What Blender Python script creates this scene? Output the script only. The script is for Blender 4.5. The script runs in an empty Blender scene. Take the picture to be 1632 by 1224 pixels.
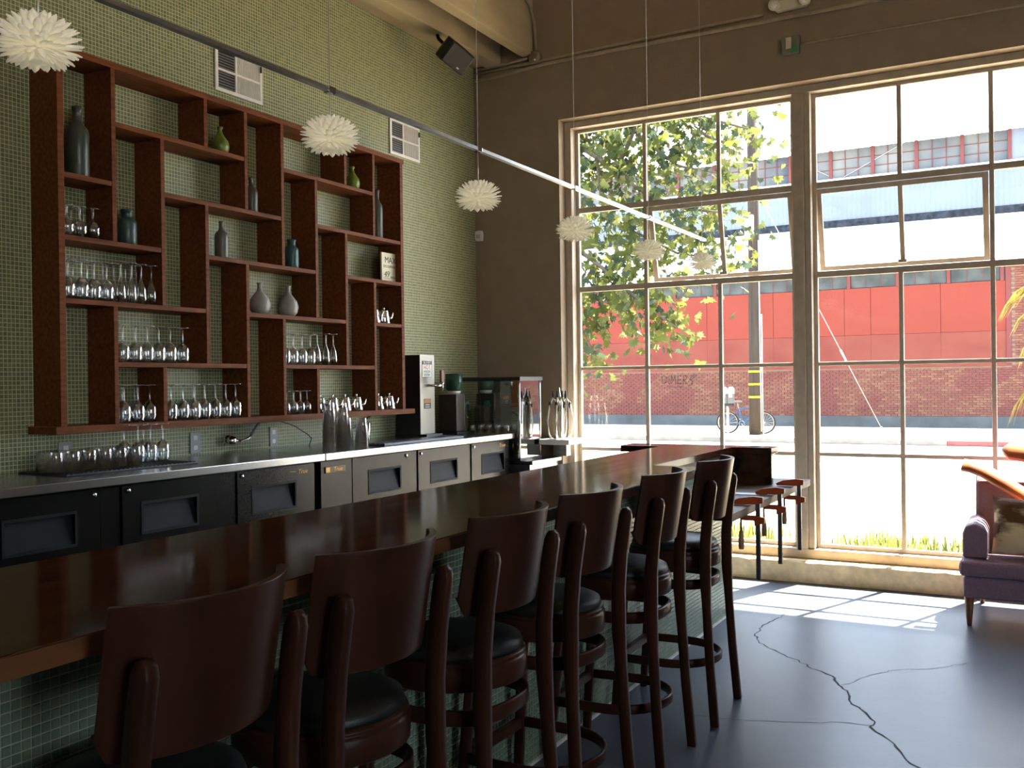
import bpy, bmesh, math, random
from mathutils import Vector, Matrix
random.seed(7)
PI = math.pi
SC = bpy.context.scene
COL = SC.collection

# ------------------------------------------------------------------ camera
YAW, PITCH, ROLL = math.radians(28.998), math.radians(-0.0958), math.radians(-0.7475)
FPX = 1528.57
fw = Vector((math.cos(YAW)*math.cos(PITCH), math.sin(YAW)*math.cos(PITCH), math.sin(PITCH)))
rt = Vector((math.sin(YAW), -math.cos(YAW), 0))
up = rt.cross(fw)
r2 = rt*math.cos(ROLL) + up*math.sin(ROLL)
u2 = -rt*math.sin(ROLL) + up*math.cos(ROLL)
cam = bpy.data.cameras.new('camera')
camo = bpy.data.objects.new('camera', cam)
COL.objects.link(camo)
camo.matrix_world = Matrix(((r2.x, u2.x, -fw.x, 0), (r2.y, u2.y, -fw.y, 0), (r2.z, u2.z, -fw.z, 1.46), (0, 0, 0, 1)))
cam.sensor_fit = 'HORIZONTAL'
cam.sensor_width = 36.0
cam.lens = 36.0*FPX/1632.0
cam.clip_start = 0.05
cam.clip_end = 400
SC.camera = camo

# ------------------------------------------------------------------ exposure, sky, sun
SC.view_settings.view_transform = 'Standard'
SC.view_settings.look = 'None'
SC.view_settings.gamma = 1.0
SC.view_settings.use_curve_mapping = False
SC.view_settings.exposure = 2.35
SC.cycles.use_denoising = True
SC.cycles.max_bounces = 14
SC.cycles.diffuse_bounces = 8
SC.cycles.glossy_bounces = 5
SC.cycles.transparent_max_bounces = 24
SC.cycles.transmission_bounces = 8
SC.cycles.caustics_reflective = False
SC.cycles.caustics_refractive = False
SC.cycles.sample_clamp_indirect = 8.0

world = bpy.data.worlds.new('sky')
SC.world = world
world.use_nodes = True
nt = world.node_tree
nt.nodes.clear()
wo = nt.nodes.new('ShaderNodeOutputWorld')
bg = nt.nodes.new('ShaderNodeBackground')
tc = nt.nodes.new('ShaderNodeTexCoord')
sx = nt.nodes.new('ShaderNodeSeparateXYZ')
cr = nt.nodes.new('ShaderNodeValToRGB')
cr.color_ramp.elements[0].position = 0.0
cr.color_ramp.elements[0].color = (0.80, 0.89, 1.0, 1)
cr.color_ramp.elements[1].position = 0.9
cr.color_ramp.elements[1].color = (0.50, 0.68, 1.0, 1)
nt.links.new(tc.outputs['Generated'], sx.inputs[0])
nt.links.new(sx.outputs['Z'], cr.inputs[0])
nt.links.new(cr.outputs[0], bg.inputs[0])
nt.links.new(bg.outputs[0], wo.inputs[0])
bg.inputs[1].default_value = 2.6

sun = bpy.data.lights.new('sun', 'SUN')
suno = bpy.data.objects.new('sun', sun)
COL.objects.link(suno)
suno.location = (20, -8, 30)
suno.rotation_euler = Vector((-0.66, 0.254, -1.0)).to_track_quat('-Z', 'Y').to_euler()
sun.energy = 17.0
sun.angle = math.radians(0.55)
sun.color = (1.0, 0.90, 0.74)

# ------------------------------------------------------------------ materials
MATS = {}
def srgb(r, g, b):
    f = lambda c: (c/12.92 if c <= 0.04045 else ((c+0.055)/1.055)**2.4)
    return (f(r/255), f(g/255), f(b/255))

def P(name, col, rough=0.5, metal=0.0, var=0.12, scale=18.0, stretch=(1, 1, 1), bump=0.0, bscale=None,
      coat=0.0, coat_rough=0.08, spec=0.5, transl=None, sub=None, tf=0.5, edge=(0.32, 0.68)):
    if name in MATS:
        return MATS[name]
    m = bpy.data.materials.new(name)
    m.use_nodes = True
    n = m.node_tree
    b = n.nodes['Principled BSDF']
    t = n.nodes.new('ShaderNodeTexCoord')
    mp = n.nodes.new('ShaderNodeMapping')
    mp.inputs['Scale'].default_value = stretch
    no = n.nodes.new('ShaderNodeTexNoise')
    no.inputs['Scale'].default_value = scale
    no.inputs['Detail'].default_value = 5
    rp = n.nodes.new('ShaderNodeValToRGB')
    c2 = sub if sub else tuple(min(1, c*(1+var)) for c in col)
    c1 = col if sub else tuple(c*(1-var) for c in col)
    rp.color_ramp.elements[0].position = edge[0]
    rp.color_ramp.elements[1].position = edge[1]
    rp.color_ramp.elements[0].color = (*c1, 1)
    rp.color_ramp.elements[1].color = (*c2, 1)
    L = n.links.new
    L(t.outputs['Object'], mp.inputs[0]); L(mp.outputs[0], no.inputs['Vector']); L(no.outputs[0], rp.inputs[0])
    L(rp.outputs[0], b.inputs['Base Color'])
    b.inputs['Roughness'].default_value = rough
    b.inputs['Metallic'].default_value = metal
    b.inputs['Specular IOR Level'].default_value = spec
    if coat:
        b.inputs['Coat Weight'].default_value = coat
        b.inputs['Coat Roughness'].default_value = coat_rough
    if bump:
        bp = n.nodes.new('ShaderNodeBump')
        bp.inputs['Strength'].default_value = bump
        bp.inputs['Distance'].default_value = 0.01
        nb = n.nodes.new('ShaderNodeTexNoise')
        nb.inputs['Scale'].default_value = bscale or scale*3
        nb.inputs['Detail'].default_value = 4
        L(mp.outputs[0], nb.inputs['Vector']); L(nb.outputs[0], bp.inputs['Height']); L(bp.outputs[0], b.inputs['Normal'])
    if transl:
        out = n.nodes['Material Output']
        tr = n.nodes.new('ShaderNodeBsdfTranslucent')
        tr.inputs[0].default_value = (*transl, 1)
        mx = n.nodes.new('ShaderNodeMixShader')
        mx.inputs[0].default_value = tf
        L(b.outputs[0], mx.inputs[1]); L(tr.outputs[0], mx.inputs[2]); L(mx.outputs[0], out.inputs[0])
    MATS[name] = m
    return m

def GLASS(name, tint=(0.97, 0.98, 0.98), lo=0.05, hi=0.9, power=3.0, rough=0.02, dirt=0.0):
    """thin clear glass: see-through, with reflections growing towards the edges"""
    if name in MATS:
        return MATS[name]
    m = bpy.data.materials.new(name)
    m.use_nodes = True
    n = m.node_tree
    n.nodes.clear()
    L = n.links.new
    out = n.nodes.new('ShaderNodeOutputMaterial')
    tr = n.nodes.new('ShaderNodeBsdfTransparent')
    tr.inputs[0].default_value = (*tint, 1)
    gl = n.nodes.new('ShaderNodeBsdfGlossy')
    gl.inputs['Roughness'].default_value = rough
    lw = n.nodes.new('ShaderNodeLayerWeight')
    lw.inputs[0].default_value = 0.5
    pw = n.nodes.new('ShaderNodeMath'); pw.operation = 'POWER'; pw.inputs[1].default_value = power
    mr = n.nodes.new('ShaderNodeMapRange')
    mr.inputs['To Min'].default_value = lo
    mr.inputs['To Max'].default_value = hi
    mx = n.nodes.new('ShaderNodeMixShader')
    L(lw.outputs['Facing'], pw.inputs[0]); L(pw.outputs[0], mr.inputs[0]); L(mr.outputs[0], mx.inputs[0])
    L(tr.outputs[0], mx.inputs[1]); L(gl.outputs[0], mx.inputs[2])
    last = mx
    if dirt:
        df = n.nodes.new('ShaderNodeBsdfDiffuse')
        df.inputs[0].default_value = (0.8, 0.8, 0.78, 1)
        no = n.nodes.new('ShaderNodeTexNoise'); no.inputs['Scale'].default_value = 3.0
        ml = n.nodes.new('ShaderNodeMath'); ml.operation = 'MULTIPLY'; ml.inputs[1].default_value = dirt
        m2 = n.nodes.new('ShaderNodeMixShader')
        L(no.outputs[0], ml.inputs[0]); L(ml.outputs[0], m2.inputs[0]); L(mx.outputs[0], m2.inputs[1]); L(df.outputs[0], m2.inputs[2])
        last = m2
    L(last.outputs[0], out.inputs[0])
    MATS[name] = m
    return m

def TILE(name, ax=(0, 2), pitch=0.0208, tile=(0.125, 0.142, 0.066), tile2=(0.195, 0.21, 0.10), grout=(0.58, 0.57, 0.37)):
    """glass mosaic: a grid of small tiles with pale joints, each tile with its own tone"""
    m = bpy.data.materials.new(name)
    m.use_nodes = True
    n = m.node_tree
    b = n.nodes['Principled BSDF']
    L = n.links.new
    t = n.nodes.new('ShaderNodeTexCoord')
    s = n.nodes.new('ShaderNodeSeparateXYZ')
    L(t.outputs['Object'], s.inputs[0])
    def M(op, a, bb=None):
        q = n.nodes.new('ShaderNodeMath'); q.operation = op
        for i, v in enumerate((a, bb)):
            if v is None: continue
            if isinstance(v, (int, float)): q.inputs[i].default_value = v
            else: L(v, q.inputs[i])
        return q.outputs[0]
    us = [M('DIVIDE', s.outputs[i], pitch) for i in ax]
    fr = [M('FRACT', u) for u in us]
    fl = [M('FLOOR', u) for u in us]
    ins = [M('LESS_THAN', M('ABSOLUTE', M('SUBTRACT', f, 0.5)), 0.435) for f in fr]
    mask = M('MULTIPLY', ins[0], ins[1])
    cb = n.nodes.new('ShaderNodeCombineXYZ')
    L(fl[0], cb.inputs[0]); L(fl[1], cb.inputs[1])
    wn = n.nodes.new('ShaderNodeTexWhiteNoise')
    L(cb.outputs[0], wn.inputs[0])
    rp = n.nodes.new('ShaderNodeValToRGB')
    rp.color_ramp.elements[0].color = (*tile, 1)
    rp.color_ramp.elements[1].color = (*tile2, 1)
    L(wn.outputs['Value'], rp.inputs[0])
    mx = n.nodes.new('ShaderNodeMix'); mx.data_type = 'RGBA'
    L(mask, mx.inputs['Factor']); mx.inputs['A'].default_value = (*grout, 1); L(rp.outputs[0], mx.inputs['B'])
    L(mx.outputs['Result'], b.inputs['Base Color'])
    mr = n.nodes.new('ShaderNodeMapRange'); mr.inputs['To Min'].default_value = 0.85; mr.inputs['To Max'].default_value = 0.42
    b.inputs['Specular IOR Level'].default_value = 0.3
    L(mask, mr.inputs[0]); L(mr.outputs[0], b.inputs['Roughness'])
    bp = n.nodes.new('ShaderNodeBump'); bp.inputs['Strength'].default_value = 0.25; bp.inputs['Distance'].default_value = 0.001
    L(mask, bp.inputs['Height']); L(bp.outputs[0], b.inputs['Normal'])
    MATS[name] = m
    return m

# ------------------------------------------------------------------ mesh builder
class MB:
    def __init__(self):
        self.v, self.f, self.s = [], [], []
    def add(self, vs, fs, smooth=False):
        o = len(self.v)
        self.v += [tuple(p) for p in vs]
        for q in fs:
            self.f.append(tuple(i+o for i in q)); self.s.append(smooth)
        return self
    def box(self, x0, x1, y0, y1, z0, z1):
        vs = [(x, y, z) for x in (x0, x1) for y in (y0, y1) for z in (z0, z1)]
        return self.add(vs, [(0, 1, 3, 2), (4, 6, 7, 5), (0, 4, 5, 1), (2, 3, 7, 6), (0, 2, 6, 4), (1, 5, 7, 3)])
    def obox(self, c, ax, ay, az):
        """oriented box from its centre and three half axes"""
        c, ax, ay, az = map(Vector, (c, ax, ay, az))
        vs = [c+i*ax+j*ay+k*az for i in (-1, 1) for j in (-1, 1) for k in (-1, 1)]
        return self.add(vs, [(0, 1, 3, 2), (4, 6, 7, 5), (0, 4, 5, 1), (2, 3, 7, 6), (0, 2, 6, 4), (1, 5, 7, 3)])
    def bar(self, a, b, w, h, upv=(0, 0, 1)):
        a, b = Vector(a), Vector(b)
        d = b-a; L = d.length; d.normalize()
        s = d.cross(Vector(upv))
        if s.length < 1e-4: s = d.cross(Vector((1, 0, 0)))
        s.normalize(); t = s.cross(d)
        return self.obox((a+b)/2, d*L/2, s*w/2, t*h/2)
    def sweep(self, pts, secs, upv=(0, 0, 1), closed=False, smooth=True, caps=True):
        """pts: path; secs: one section polygon [(a,b)] or one per point; a along the side, b along up"""
        pts = [Vector(p) for p in pts]; N = len(pts)
        if not isinstance(secs[0][0], (tuple, list)): secs = [secs]*N
        K = len(secs[0]); vs = []
        U = Vector(upv)
        for i, p in enumerate(pts):
            if closed: d = pts[(i+1) % N]-pts[i-1]
            else: d = pts[min(i+1, N-1)]-pts[max(i-1, 0)]
            d.normalize()
            s = d.cross(U)
            if s.length < 1e-4: s = d.cross(Vector((0.9, 0.1, 0.3)))
            s.normalize(); t = s.cross(d)
            for a, b in secs[i]: vs.append(p+s*a+t*b)
        fs = []
        for i in range(N if closed else N-1):
            j = (i+1) % N
            for k in range(K):
                l = (k+1) % K
                fs.append((i*K+k, i*K+l, j*K+l, j*K+k))
        self.add(vs, fs, smooth)
        if caps and not closed:
            o = len(self.v)-len(vs)
            self.f.append(tuple(o+k for k in range(K))[::-1]); self.s.append(False)
            self.f.append(tuple(o+(N-1)*K+k for k in range(K))); self.s.append(False)
        return self
    def tube(self, pts, r, n=8, closed=False, upv=(0.013, 0.021, 1)):
        rs = r if isinstance(r, (list, tuple)) else [r]*len(pts)
        secs = [[(q*math.cos(2*PI*k/n), q*math.sin(2*PI*k/n)) for k in range(n)] for q in rs]
        return self.sweep(pts, secs, upv, closed)
    def lathe(self, prof, n=20, c=(0, 0, 0), smooth=True, ax=1.0, ay=1.0):
        vs, fs = [], []
        for r, z in prof:
            for k in range(n):
                a = 2*PI*k/n
                vs.append((c[0]+r*ax*math.cos(a), c[1]+r*ay*math.sin(a), c[2]+z))
        for i in range(len(prof)-1):
            for k in range(n):
                l = (k+1) % n
                fs.append((i*n+k, i*n+l, (i+1)*n+l, (i+1)*n+k))
        self.add(vs, fs, smooth)
        o = len(self.v)-len(vs)
        if prof[0][0] > 1e-5: self.f.append(tuple(o+k for k in range(n))[::-1]); self.s.append(False)
        if prof[-1][0] > 1e-5: self.f.append(tuple(o+(len(prof)-1)*n+k for k in range(n))); self.s.append(False)
        return self
    def prism(self, poly, axis, a0, a1, smooth=False):
        """poly: 2D outline in the two other axes (in x,y,z order)"""
        def mk(p, a):
            if axis == 'x': return (a, p[0], p[1])
            if axis == 'y': return (p[0], a, p[1])
            return (p[0], p[1], a)
        K = len(poly)
        vs = [mk(p, a0) for p in poly]+[mk(p, a1) for p in poly]
        fs = [tuple(range(K))[::-1], tuple(range(K, 2*K))]
        self.add(vs, fs)
        o = len(self.v)-2*K
        for k in range(K):
            l = (k+1) % K
            self.f.append((o+k, o+l, o+K+l, o+K+k)); self.s.append(smooth)
        return self
    def mesh(self, name, mat, bevel=0, seg=2, subsurf=0, angle=0.5):
        me = bpy.data.meshes.new(name)
        me.from_pydata(self.v, [], self.f)
        me.polygons.foreach_set('use_smooth', self.s)
        bm = bmesh.new(); bm.from_mesh(me)
        bmesh.ops.recalc_face_normals(bm, faces=bm.faces)
        if bevel:
            ed = [e for e in bm.edges if len(e.link_faces) == 2 and e.calc_face_angle(0) > angle]
            bmesh.ops.bevel(bm, geom=ed, offset=bevel, segments=seg, profile=0.6, affect='EDGES', clamp_overlap=True)
        if subsurf:
            pass
        bm.to_mesh(me); bm.free()
        if mat is not None: me.materials.append(mat)
        return me
    def build(self, name, mat, parent=None, bevel=0, seg=2, **tags):
        me = self.mesh(name, mat, bevel, seg)
        return link(name, me, parent, **tags)

def link(name, data, parent=None, loc=None, rot=None, **tags):
    o = bpy.data.objects.new(name, data)
    COL.objects.link(o)
    if parent is not None: o.parent = parent
    if loc is not None: o.location = loc
    if rot is not None: o.rotation_euler = rot
    tag(o, **tags)
    return o

def tag(o, label=None, cat=None, group=None, kind=None):
    if label: o['label'] = label
    if cat: o['category'] = cat
    if group: o['group'] = group
    if kind: o['kind'] = kind
    return o

def thing(name, label, cat, loc=(0, 0, 0), rotz=0.0, group=None, kind=None):
    return link(name, None, None, loc, (0, 0, rotz), label=label, cat=cat, group=group, kind=kind)

def dup(root, loc, rotz=None, label=None, group=None):
    def cp(o, par):
        c = o.copy(); COL.objects.link(c)
        if par is not None: c.parent = par
        for ch in list(o.children): cp(ch, c)
        return c
    r = cp(root, None)
    r.location = loc
    if rotz is not None: r.rotation_euler = (0, 0, rotz)
    if label: r['label'] = label
    if group: r['group'] = group
    return r

def text(name, body, size, loc, rot, mat, parent=None, extrude=0.0006, align='CENTER', shear=0.0, sx=1.0):
    cu = bpy.data.curves.new(name, 'FONT')
    cu.body = body; cu.size = size; cu.extrude = extrude; cu.align_x = align; cu.align_y = 'CENTER'; cu.shear = shear
    cu.resolution_u = 3
    cu.materials.append(mat)
    tmp = bpy.data.objects.new(name, cu)
    COL.objects.link(tmp)
    me = bpy.data.meshes.new_from_object(tmp.evaluated_get(bpy.context.evaluated_depsgraph_get()))
    bpy.data.objects.remove(tmp)
    if not me.materials: me.materials.append(mat)
    o = link(name, me, parent, loc, rot)
    o.scale = (sx, 1, 1)
    return o

ORD = ['first', 'second', 'third', 'fourth', 'fifth', 'sixth', 'seventh', 'eighth', 'ninth', 'tenth', 'eleventh', 'twelfth']
def arc(cx, cy, r, a0, a1, n): return [(cx+r*math.cos(math.radians(a0+(a1-a0)*i/n)), cy+r*math.sin(math.radians(a0+(a1-a0)*i/n))) for i in range(n+1)]
def rsec(w, h, b):
    """rounded rectangle section"""
    w, h = w/2, h/2
    return [(w, -h+b), (w, h-b), (w-b, h), (-w+b, h), (-w, h-b), (-w, -h+b), (-w+b, -h), (w-b, -h)]

# palette -----------------------------------------------------------------
m_wallpaint = P('brown_wall_paint', (0.27, 0.208, 0.148), 0.75, var=0.06, scale=6, bump=0.15, bscale=90)
m_ceiling = P('beige_ceiling_paint', (0.42, 0.36, 0.26), 0.7, var=0.05, scale=4)
m_beam = P('beige_beam_paint', (0.40, 0.325, 0.205), 0.65, var=0.08, scale=9, stretch=(0.2, 1, 1))
m_sidewall = P('cream_wall_paint', (0.74, 0.68, 0.56), 0.8, var=0.05, scale=4)
m_trim = P('taupe_window_paint', (0.43, 0.365, 0.285), 0.5, var=0.08, scale=14, spec=0.3)
m_curb = P('tan_concrete_curb', (0.80, 0.62, 0.37), 0.85, var=0.15, scale=14, bump=0.5, bscale=60)
m_shelfwood = P('red_brown_shelf_wood', (0.138, 0.043, 0.0145), 0.5, var=0.35, scale=9, stretch=(0.6, 6, 6), spec=0.1)
m_barwood = P('dark_walnut_bar_wood', (0.006, 0.002, 0.0012), 0.45, scale=5, stretch=(0.25, 3.2, 3.2), sub=(0.062, 0.022, 0.0095), coat=0.48, coat_rough=0.11, spec=0.0)
m_stoolwood = P('dark_mahogany_stool_wood', (0.034, 0.0125, 0.0074), 0.33, var=0.25, scale=10, stretch=(1, 1, 0.25), spec=0.08)
m_leather = P('black_vinyl', (0.009, 0.009, 0.0085), 0.45, var=0.2, scale=60, spec=0.35, bump=0.12, bscale=300)
m_steel = P('brushed_steel', (0.36, 0.35, 0.33), 0.24, 1.0, var=0.06, scale=30, stretch=(0.05, 8, 8))
m_chrome = P('polished_chrome', (0.78, 0.78, 0.78), 0.07, 1.0, var=0.02, scale=10)
m_black = P('matte_black_vinyl_clad', (0.0075, 0.007, 0.0065), 0.27, var=0.1, scale=120, spec=0.16)
m_blackpl = P('black_plastic', (0.012, 0.012, 0.012), 0.4, var=0.1, scale=50)
m_greypl = P('dark_grey_plastic', (0.012, 0.013, 0.0145), 0.6, spec=0.15, var=0.08, scale=60)
m_whitepl = P('white_plastic', (0.72, 0.70, 0.65), 0.45, var=0.04, scale=20)
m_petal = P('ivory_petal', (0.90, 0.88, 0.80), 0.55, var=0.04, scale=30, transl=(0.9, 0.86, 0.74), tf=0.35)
for q, v in (('Emission Color', (1.0, 0.92, 0.72, 1)), ('Emission Strength', 0.036)): m_petal.node_tree.nodes['Principled BSDF'].inputs[q].default_value = v   # emission added to lift the petals' brightness, no bulb inside
m_alu = P('satin_aluminium', (0.62, 0.62, 0.60), 0.32, 1.0, var=0.05, scale=30)
m_gold = P('gold_lettering', (0.34, 0.20, 0.045), 0.4, 0.6, var=0.1, scale=40)
m_glass = GLASS('clear_drinking_glass', (0.95, 0.97, 0.98), 0.17, 0.95, 1.5, 0.04)
m_pane = GLASS('window_glass', (0.97, 0.985, 0.98), 0.025, 0.75, 4.5, 0.0, dirt=0.0025)
m_case = GLASS('smoked_case_glass', (0.72, 0.76, 0.74), 0.34, 0.95, 2.0, 0.015)
m_tile = TILE('green_mosaic_wall')

# ================================================================== ROOM SHELL
XW, YT, ZC = 7.0, 4.215, 5.0          # window wall, tiled wall, ceiling
XB, YR = -6.0, -6.5                   # wall behind, wall on the right
def concrete_floor():
    m = P('polished_concrete', (0.066, 0.076, 0.098), 0.36, scale=1.6, sub=(0.088, 0.10, 0.125), bump=0.03, bscale=40, spec=0.13)
    return m
o = MB().box(XB-0.3, XW+0.02, YR-0.3, YT+0.3, -0.25, 0.0).build('floor', concrete_floor(), kind='structure', label='grey polished concrete floor with long cracks')
m_crack = P('dark_crack', (0.03, 0.03, 0.032), 0.9, scale=30)
def crack(pts, w):
    mb = MB(); rnd = random.Random(len(pts)*7+int(pts[0][0]*100))
    P2 = []
    for (x0, y0), (x1, y1) in zip(pts, pts[1:]):
        n = max(3, int(math.hypot(x1-x0, y1-y0)/0.035))
        for i in range(n):
            t = i/n
            P2.append((x0+(x1-x0)*t+rnd.uniform(-.012, .012), y0+(y1-y0)*t+rnd.uniform(-.012, .012)))
    P2.append(pts[-1])
    vs, fs = [], []
    for i, (x, y) in enumerate(P2):
        a, b = P2[max(0, i-1)], P2[min(len(P2)-1, i+1)]
        dx, dy = b[0]-a[0], b[1]-a[1]; l = math.hypot(dx, dy) or 1
        ww = w*rnd.uniform(.4, 1.3)/2
        vs += [(x-dy/l*ww, y+dx/l*ww, 0.0006), (x+dy/l*ww, y-dx/l*ww, 0.0006)]
    for i in range(len(P2)-1): fs.append((2*i, 2*i+1, 2*i+3, 2*i+2))
    mb.add(vs, fs)
    mb.build('crack', m_crack, o)
crack( [(6.035, 1.415), (5.677, 1.464), (5.474, 1.459), (5.274, 1.378), (5.157, 1.255), (5.024, 1.103), (4.942, 1.03), (4.863, 0.926), (4.738, 0.856), (4.658, 0.814), (4.5, 0.778), (4.425, 0.718), (4.288, 0.651), (4.212, 0.64), (4.083, 0.543), (3.964, 0.498), (3.86, 0.421), (3.779, 0.358)] , 0.01 )
crack( [(4.738, 0.856), (4.921, 0.773), (5.105, 0.665), (5.204, 0.506), (5.374, 0.359)] , 0.004 )
crack( [(4.25, 0.645), (4.222, 0.781), (4.17, 0.872), (4.102, 1.028), (4.036, 1.23), (4.025, 1.364)] , 0.005 )
# tiled wall on the left
wl = MB().box(XB-0.3, XW+0.32, YT, YT+0.3, -0.25, ZC).build('wall_left', m_tile, kind='structure', label='green glass mosaic wall behind the bar')
MB().box(XB-0.3, XB, YR-0.3, YT+0.3, -0.25, ZC).build('wall_back', m_sidewall, kind='structure', label='cream wall behind the camera')
# right wall with an added, unseen window opening that brightens the room
ADDED_WR = [(-2.4, 0.4)]
mb = MB().box(XB, XW, YR-0.3, YR, -0.25, 0.6).box(XB, XW, YR-0.3, YR, 3.6, ZC)
xs = [XB]+[v for w in ADDED_WR for v in w]+[XW]
for a, b in zip(xs[0::2], xs[1::2]): mb.box(a, b, YR-0.3, YR, 0.6, 3.6)
mb.build('wall_right', m_sidewall, kind='structure', label='cream wall with an added opening for fill light')
MB().box(XB-0.3, XW+0.32, YR-0.3, YT+0.3, ZC, ZC+0.25).build('ceiling', m_ceiling, kind='structure', label='beige painted ceiling')
# window wall: opening from Y=3.418 to -4.12, z 0.155 to 3.583
OY0, OY1, OZ0, OZ1 = -0.352, 3.418, 0.155, 3.583
mb = MB()
mb.box(XW, XW+0.32, OY1, YT, -0.3, ZC)
mb.box(XW, XW+0.32, YR-0.3, OY0, -0.3, ZC)
mb.box(XW, XW+0.32, OY0, OY1, OZ1, ZC)
mb.build('wall_front', m_wallpaint, kind='structure', label='brown painted wall around the large window')
mb = MB(); rnd = random.Random(3)
n = 60
vs, fs = [], []
for i in range(n+1):
    y = OY0+(OY1-OY0)*i/n
    ch = 0.006+0.012*abs(math.sin(i*1.7))*rnd.random()
    vs += [(XW, y, -0.05), (XW, y, OZ0-ch), (XW+ch*1.2, y, OZ0), (XW+0.32, y, OZ0), (XW+0.32, y, -0.3)]
for i in range(n):
    for k in range(4): fs.append((5*i+k, 5*i+k+1, 5*i+k+6, 5*i+k+5))
mb.add(vs, fs)
mb.build('trim_1', m_curb, kind='structure', label='worn tan concrete curb under the window')

# ceiling beams by the tiled wall
MB().box(XB, XW, 4.085, YT, 4.135, 4.40).build('trim_2', m_beam, kind='structure', label='narrow beige ledger board on top of the tiled wall')
MB().box(XB, XW, 3.948, 4.082, 4.108, ZC).build('trim_3', m_beam, bevel=0.006, kind='structure', label='beige ceiling joist nearest to the tiled wall')
MB().box(XB, XW, 3.640, 3.742, 4.142, ZC).build('trim_4', m_beam, bevel=0.008, kind='structure', label='deep beige ceiling beam above the conduit box')

# ------------------------------------------------------------------ window sections
XF0, XF1 = 7.105, 7.19               # painted timber frame depth
XS0, XS1 = 7.188, 7.224              # steel sash depth
ROWS = [0.255, 0.908, 1.565, 2.216, 2.865, 3.527]
def window(idx, y_hi, y_lo, cols, vent, label):
    """cols: list of Y positions of the muntins from high to low, including the two ends"""
    t = thing('window_%d' % idx, label, 'window', (XS0, (y_hi+y_lo)/2, OZ0), kind='structure')
    del t['category']
    ox, oy, oz = t.location
    def B(x0, x1, y0, y1, z0, z1): return MB().box(x0-ox, x1-ox, y0-oy, y1-oy, z0-oz, z1-oz)
    B(XS0, XS1, y_hi-0.028, y_hi, ROWS[0]-0.03, ROWS[-1]+0.002).build('sash_stile', m_trim, t, bevel=0.003)
    B(XS0, XS1, y_lo, y_lo+0.028, ROWS[0]-0.03, ROWS[-1]+0.002).build('sash_stile', m_trim, t, bevel=0.003)
    B(XS0+.001, XS1-.001, y_lo+0.02, y_hi-0.02, ROWS[-1]-0.024, ROWS[-1]+0.002).build('sash_rail', m_trim, t, bevel=0.003)
    B(XS0+.001, XS1-.001, y_lo+0.02, y_hi-0.02, ROWS[0]-0.03, ROWS[0]).build('sash_rail', m_trim, t, bevel=0.003)
    vc0, vc1 = vent
    for ci, y in enumerate(cols[1:-1], 1):
        segs = [(ROWS[0]-0.01, ROWS[-1]-0.01)]
        if vc0 < ci < vc1: segs = [(ROWS[0]-0.01, ROWS[3]), (ROWS[4], ROWS[-1]-0.01)]
        for a, b in segs: B(XS0+.002, XS1-.004, y-0.015, y+0.015, a, b).build('muntin', m_trim, t, bevel=0.004)
    for ri, z in enumerate(ROWS[1:-1], 1):
        w = 0.022 if ri in (3, 4) else 0.014
        B(XS0+.003, XS1-.002, y_lo+0.01, y_hi-0.01, z-w, z+w).build('muntin', m_trim, t, bevel=0.004)
    for r in range(5):
        for c in range(len(cols)-1):
            if r == 3 and vc0 <= c < vc1: continue
            ya, yb = cols[c]-0.012, cols[c+1]+0.012
            B(7.203, 7.208, yb, ya, ROWS[r]+0.008, ROWS[r+1]-0.008).build('pane', m_pane, t)
    # tilted top-hung vent
    ya, yb = cols[vc0]-0.02, cols[vc1]+0.02
    z0, z1 = ROWS[3]+0.026, ROWS[4]-0.026
    h = z1-z0; th = math.radians(12.5)
    dn = Vector((math.sin(th), 0, -math.cos(th))); ou = Vector((math.cos(th), 0, math.sin(th)))
    base = Vector((7.207-ox, -oy, z1-oz))
    def vb(u0, u1, y0, y1, d=0.030):
        c = base+dn*(u0+u1)/2+Vector((0, (y0+y1)/2, 0))
        return MB().obox(c, dn*(u1-u0)/2, Vector((0, (y1-y0)/2, 0)), ou*d/2)
    vb(0, h, ya-0.038, ya).build('vent_stile', m_trim, t, bevel=0.003)
    vb(0, h, yb, yb+0.038).build('vent_stile', m_trim, t, bevel=0.003)
    vb(0, 0.036, yb+.03, ya-.03, 0.028).build('vent_rail', m_trim, t, bevel=0.003)
    vb(h-0.03, h, yb+.03, ya-.03, 0.028).build('vent_rail', m_trim, t, bevel=0.003)
    ym = cols[(vc0+vc1)//2]
    vb(0.01, h-0.01, ym-0.016, ym+0.016, 0.026).build('vent_muntin', m_trim, t, bevel=0.003)
    vb(0.02, h-0.02, ym+0.01, ya-0.03, 0.005).build('pane', m_pane, t)
    vb(0.02, h-0.02, yb+0.03, ym-0.01, 0.005).build('pane', m_pane, t)
    MB().obox(base+dn*(h-0.03)+Vector((-0.03, ym, 0.0)), (0.012, 0, 0), (0, 0.03, 0), (0, 0, 0.012)).build('latch', m_alu, t, bevel=0.003)
    return t
window(1, 3.360, 1.585, [3.36, 2.757, 2.158, 1.585], (1, 3), 'left bay of the steel grid window, looking out on the leafy tree')
window(2, 1.458, -0.292, [1.458, 0.866, 0.290, -0.292], (0, 2), 'right bay of the steel grid window, behind the purple sofa')
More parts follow.
